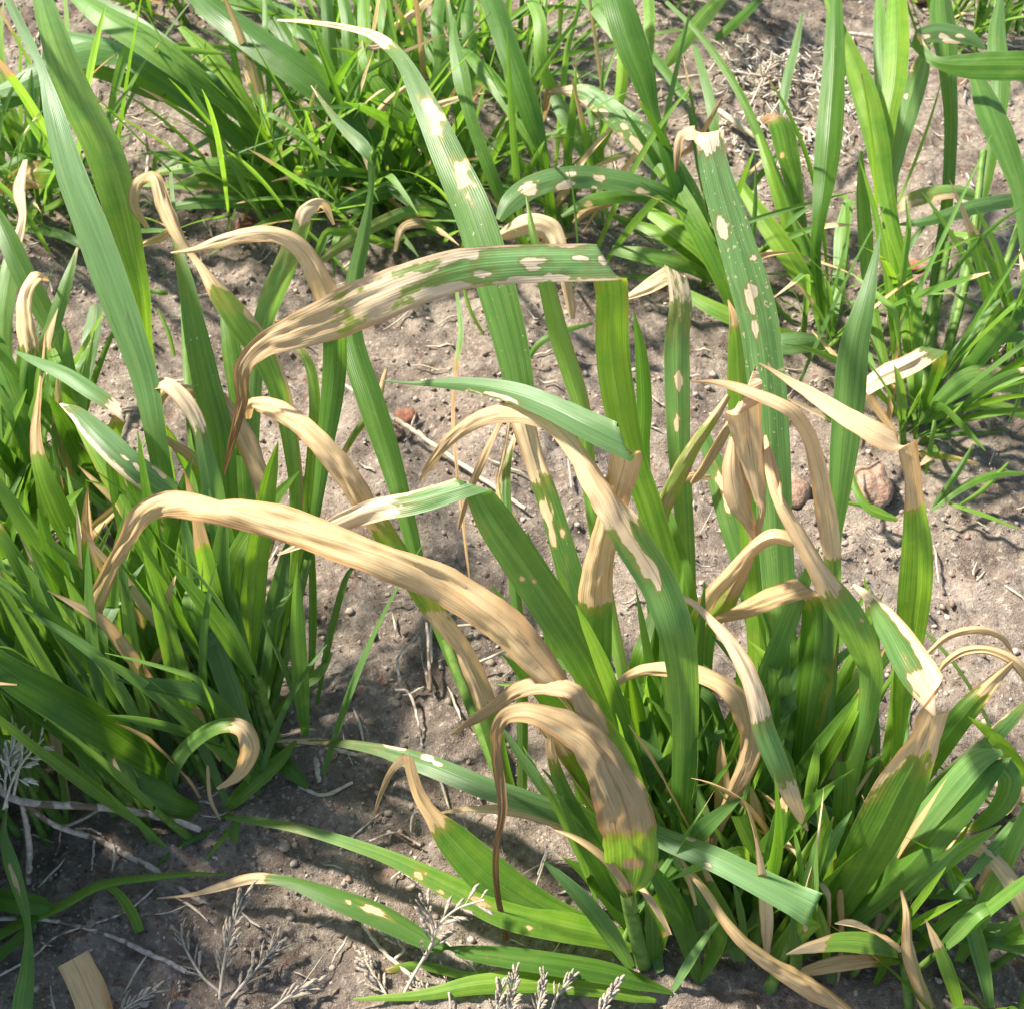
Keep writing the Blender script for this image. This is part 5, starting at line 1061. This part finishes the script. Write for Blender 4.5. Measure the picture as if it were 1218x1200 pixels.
# ------------------------------------------------------------------ dry seed heads of weeds
def seed_head(label, axis_pts, n, sp_len, sp_w, spread_deg, seed, side=None, tip=True, material=HUSK, wst=3):
    """a dry flower head: stalk plus pointed spikelets along its upper part"""
    r = random.Random(seed)
    o = bpy.data.objects.new('dry_seed_head', None); COL.objects.link(o)
    p0 = at(axis_pts[0][0], axis_pts[0][1], 0)
    o.location = p0
    tag(o, label, 'dry weed', 'dry seed heads of weeds')
    C = np.array([[*at(x, y, z * .01), wst] for x, y, z in axis_pts])
    S = catmull(C, np.linspace(0, len(C) - 1, 8 * len(C))) if len(C) > 2 else C[0] + (C[1] - C[0]) * np.linspace(0, 1, 12)[:, None]
    rad = np.linspace(.0009, .0005, len(S)) * wst / 3
    V, F = tube_geo(S[:, :3], rad, 5)
    link('stalk', V - p0, F, STRAW if material is HUSK else material, o)
    A = S[:, :3]
    for k in range(n):
        t = .30 + .70 * (k + .5) / n
        i = int(t * (len(A) - 1)); i = min(i, len(A) - 2)
        base = A[i]; ax = A[i + 1] - A[i]; ax /= np.linalg.norm(ax)
        sd_ = 1 if k % 2 else -1
        lat = np.cross(ax, (CAM - base)); lat /= np.linalg.norm(lat)
        dpt = np.cross(ax, lat)
        a = math.radians(spread_deg * r.uniform(.5, 1.25) * (1.1 - .5 * t))
        phi = r.uniform(-.9, .9)
        d = ax * math.cos(a) + (lat * sd_ * math.cos(phi) + dpt * math.sin(phi)) * math.sin(a)
        ln = sp_len * r.uniform(.65, 1.2) * (1.1 - .45 * t); w = sp_w * r.uniform(.7, 1.2)
        ped = base + d * ln * .25
        up = np.array([0, 0, -.12 * ln])
        # stalklet + overlapping husks in one spikelet
        Vs, Fs = [], []; b0 = 0
        P = np.array([base, base + d * ln * .14, ped]); 
        vv, ff = tube_geo(P, np.array([.0004, .0003, .0003]), 4); Vs.append(vv); Fs.append(ff); b0 += len(vv)
        nh = 5
        for h in range(nh):
            f = h / nh
            hb = ped + d * ln * .55 * f
            sg = 1 if h % 2 else -1
            q = np.cross(d, lat + dpt * .3); q /= np.linalg.norm(q)
            hd = d + q * sg * r.uniform(.15, .4) + dpt * r.uniform(-.2, .2); hd /= np.linalg.norm(hd)
            hl = ln * .50 * (1 - .3 * f)
            pp = np.array([hb, hb + hd * hl * .3, hb + hd * hl * .65, hb + hd * hl]) + up * np.array([0, .1, .4, 1])[:, None]
            vv, ff = tube_geo(pp, np.array([.25, 1, .7, .05]) * w * .62, 5); Vs.append(vv); Fs.append(ff + b0); b0 += len(vv)
        link('spikelet', np.vstack(Vs) - p0, np.vstack(Fs), material, o)
    return o
seed_head('dry seed head pointing up at the bottom, left of the leaning grey plume', [(258, 1225, .3), (264, 1160, 1.2), (274, 1110, 2), (288, 1066, 2.8)], 16, .017, .0012, 38, 1)
seed_head('greyish plume lying along the bottom edge left of centre', [(255, 1215, .4), (285, 1175, 1), (315, 1140, 1.4), (330, 1120, 1.6)], 15, .015, .0012, 40, 2)
seed_head('low tangled grey plume left of the upright one', [(262, 1180, .6), (240, 1160, .9), (222, 1130, 1), (214, 1108, 1)], 12, .012, .0010, 50, 3)
seed_head('pale seed head with open sprays below the notched leaf', [(468, 1205, .4), (492, 1160, 1.4), (512, 1125, 2.8), (522, 1100, 3.6), (545, 1080, 4.2), (576, 1070, 4.6)], 13, .017, .0012, 55, 4)
seed_head('upright forked pale spikelets standing beside the notched leaf', [(505, 1140, 1.6), (516, 1118, 3), (510, 1092, 3.8), (507, 1078, 4.2)], 7, .014, .0014, 40, 5)
seed_head('cluster of pale husks at the bottom left of centre', [(470, 1205, .4), (458, 1180, .9), (444, 1158, 1.2), (434, 1140, 1.4)], 13, .013, .0016, 40, 6)
seed_head('drooping husks touching the pale stalk at bottom centre', [(470, 1140, .8), (480, 1130, 1.2), (474, 1120, 1.5), (466, 1110, 1.6)], 9, .012, .0014, 45, 7)
seed_head('bottom husk cluster right of the pale stalk', [(540, 1215, .4), (520, 1195, .8), (505, 1182, 1), (495, 1172, 1)], 12, .012, .0014, 40, 8)
seed_head('feathery pale spike at the bottom centre, tallest of its row', [(600, 1230, .8), (605, 1205, 1.8), (610, 1180, 2.6), (613, 1158, 3.2)], 18, .011, .0012, 32, 9)
seed_head('short pale spike left of the feathery one at the bottom edge', [(590, 1230, .8), (590, 1205, 1.6), (594, 1185, 2.2), (595, 1172, 2.4)], 13, .010, .0013, 32, 10)
seed_head('greenish-grey spike right of the feathery one at the bottom edge', [(640, 1235, .6), (640, 1205, 1.6), (644, 1180, 2.4), (647, 1160, 3)], 15, .010, .0010, 32, 11)
seed_head('leaning spray at the bottom edge right of centre', [(650, 1225, .8), (660, 1190, 1.6), (672, 1172, 2), (680, 1162, 2.2)], 12, .010, .0010, 34, 12)
seed_head('single dense pale spike near the bottom right of centre', [(705, 1230, .6), (714, 1205, 1.6), (724, 1186, 2.2), (733, 1170, 2.8)], 16, .010, .0014, 26, 13)
seed_head('whitish open branched dry head at the left edge above the twig', [(4, 962, 6), (14, 930, 7.2), (28, 905, 8.2), (52, 878, 9)], 9, .018, .0012, 62, 14, material=HUSKW)
seed_head('upright whitish dry head at the left edge', [(8, 960, 6), (6, 930, 7), (10, 905, 7.8), (18, 880, 8.4)], 12, .013, .0013, 34, 15, material=HUSKW)
seed_head('small dry head just behind the whitish open one', [(16, 945, 6), (24, 905, 7), (26, 882, 7.6), (14, 862, 8)], 10, .012, .0012, 40, 16, material=HUSKW)
seed_head('white dry head at the bottom edge beside the dead leaf end', [(120, 1225, .6), (140, 1205, 1), (158, 1192, 1.4), (186, 1176, 1.8)], 15, .012, .0014, 34, 17)
seed_head('grey plume half in shade at the bottom, right of the leaning one', [(300, 1220, .4), (330, 1195, .8), (352, 1180, 1), (372, 1172, 1.1)], 13, .013, .0012, 40, 18)
seed_head('bleached flattened head on sunlit soil at upper right', [(880, 150, .5), (900, 110, .7), (912, 85, .9), (922, 68, 1)], 21, .016, .0016, 70, 19)
seed_head('second bleached head lying beside it at upper right', [(915, 140, .5), (930, 115, .6), (940, 90, .8), (944, 68, 1)], 15, .014, .0016, 60, 20)

# ------------------------------------------------------------------ stones
def stone(x, y, wpx, hpx, label, material, seed, zf=.6):
    p = at(x, y, 0.0)
    dist = (p - CAM) @ FWD
    rx = wpx * .5 / FPX * dist; ry = hpx * .5 / FPX * dist * 1.15
    nu, nv = 18, 12
    th = np.linspace(0, 2 * math.pi, nu, endpoint=False); ph = np.linspace(-math.pi / 2, math.pi / 2, nv)
    V = np.stack([np.outer(np.cos(ph), np.cos(th)), np.outer(np.cos(ph), np.sin(th)), np.repeat(np.sin(ph)[:, None], nu, 1)], -1).reshape(-1, 3)
    nn = 1 + (vnoise(V[:, 0] * 1.6 + seed * 3 + 20, V[:, 1] * 1.6 + V[:, 2] * 1.3 + 40) - .5) * .5 + (vnoise(V[:, 0] * 5 + seed + 60, V[:, 1] * 5 + V[:, 2] * 4 + 50) - .5) * .14
    V = V * nn[:, None] * np.array([rx, ry, min(rx, ry) * zf])
    F = []
    for i in range(nv - 1):
        for j in range(nu):
            F.append((i * nu + j, i * nu + (j + 1) % nu, (i + 1) * nu + (j + 1) % nu, (i + 1) * nu + j))
    o = link('stone', V, F, material)
    o.location = (p[0], p[1], float(gh(p[0], p[1])) + min(rx, ry) * zf * .35)
    tag(o, label, 'stone', 'stones on the soil')
stone(1040, 572, 44, 60, 'reddish rounded stone on bare soil right of the spear-shaped leaf', STONE, 1, .8)
stone(946, 575, 38, 44, 'reddish stone partly hidden between the bleached blades', STONE, 2)
stone(482, 488, 26, 26, 'small red stone on the soil by the pale straw stalk', STONE_R, 3)
stone(470, 505, 20, 18, 'smaller brownish stone just below the small red one', STONE, 4)
stone(290, 262, 28, 30, 'orange-brown stone on the soil under the upper left plant', STONE_R, 5)
stone(948, 152, 18, 18, 'dark stone by the scorched blade at upper right', STONE, 6)
stone(1092, 312, 34, 16, 'flat red stone behind the upper right stems', STONE_R, 7)
stone(1072, 280, 18, 18, 'small orange pebble behind the crossing blades at upper right', STONE_R, 8)
stone(1090, 5, 26, 22, 'red stone at the top edge right', STONE_R, 9)
stone(395, 905, 16, 12, 'small pale pebble beside the straw bits', STONE, 10)
stone(430, 828, 15, 13, 'small greyish pebble right of the left tuft', STONE, 11)
stone(702, 1190, 26, 24, 'round grey stone at the bottom edge among the low leaves', STONE, 12)
stone(460, 1046, 40, 20, 'dark flat clod on the shaded soil', STONE, 13, .5)
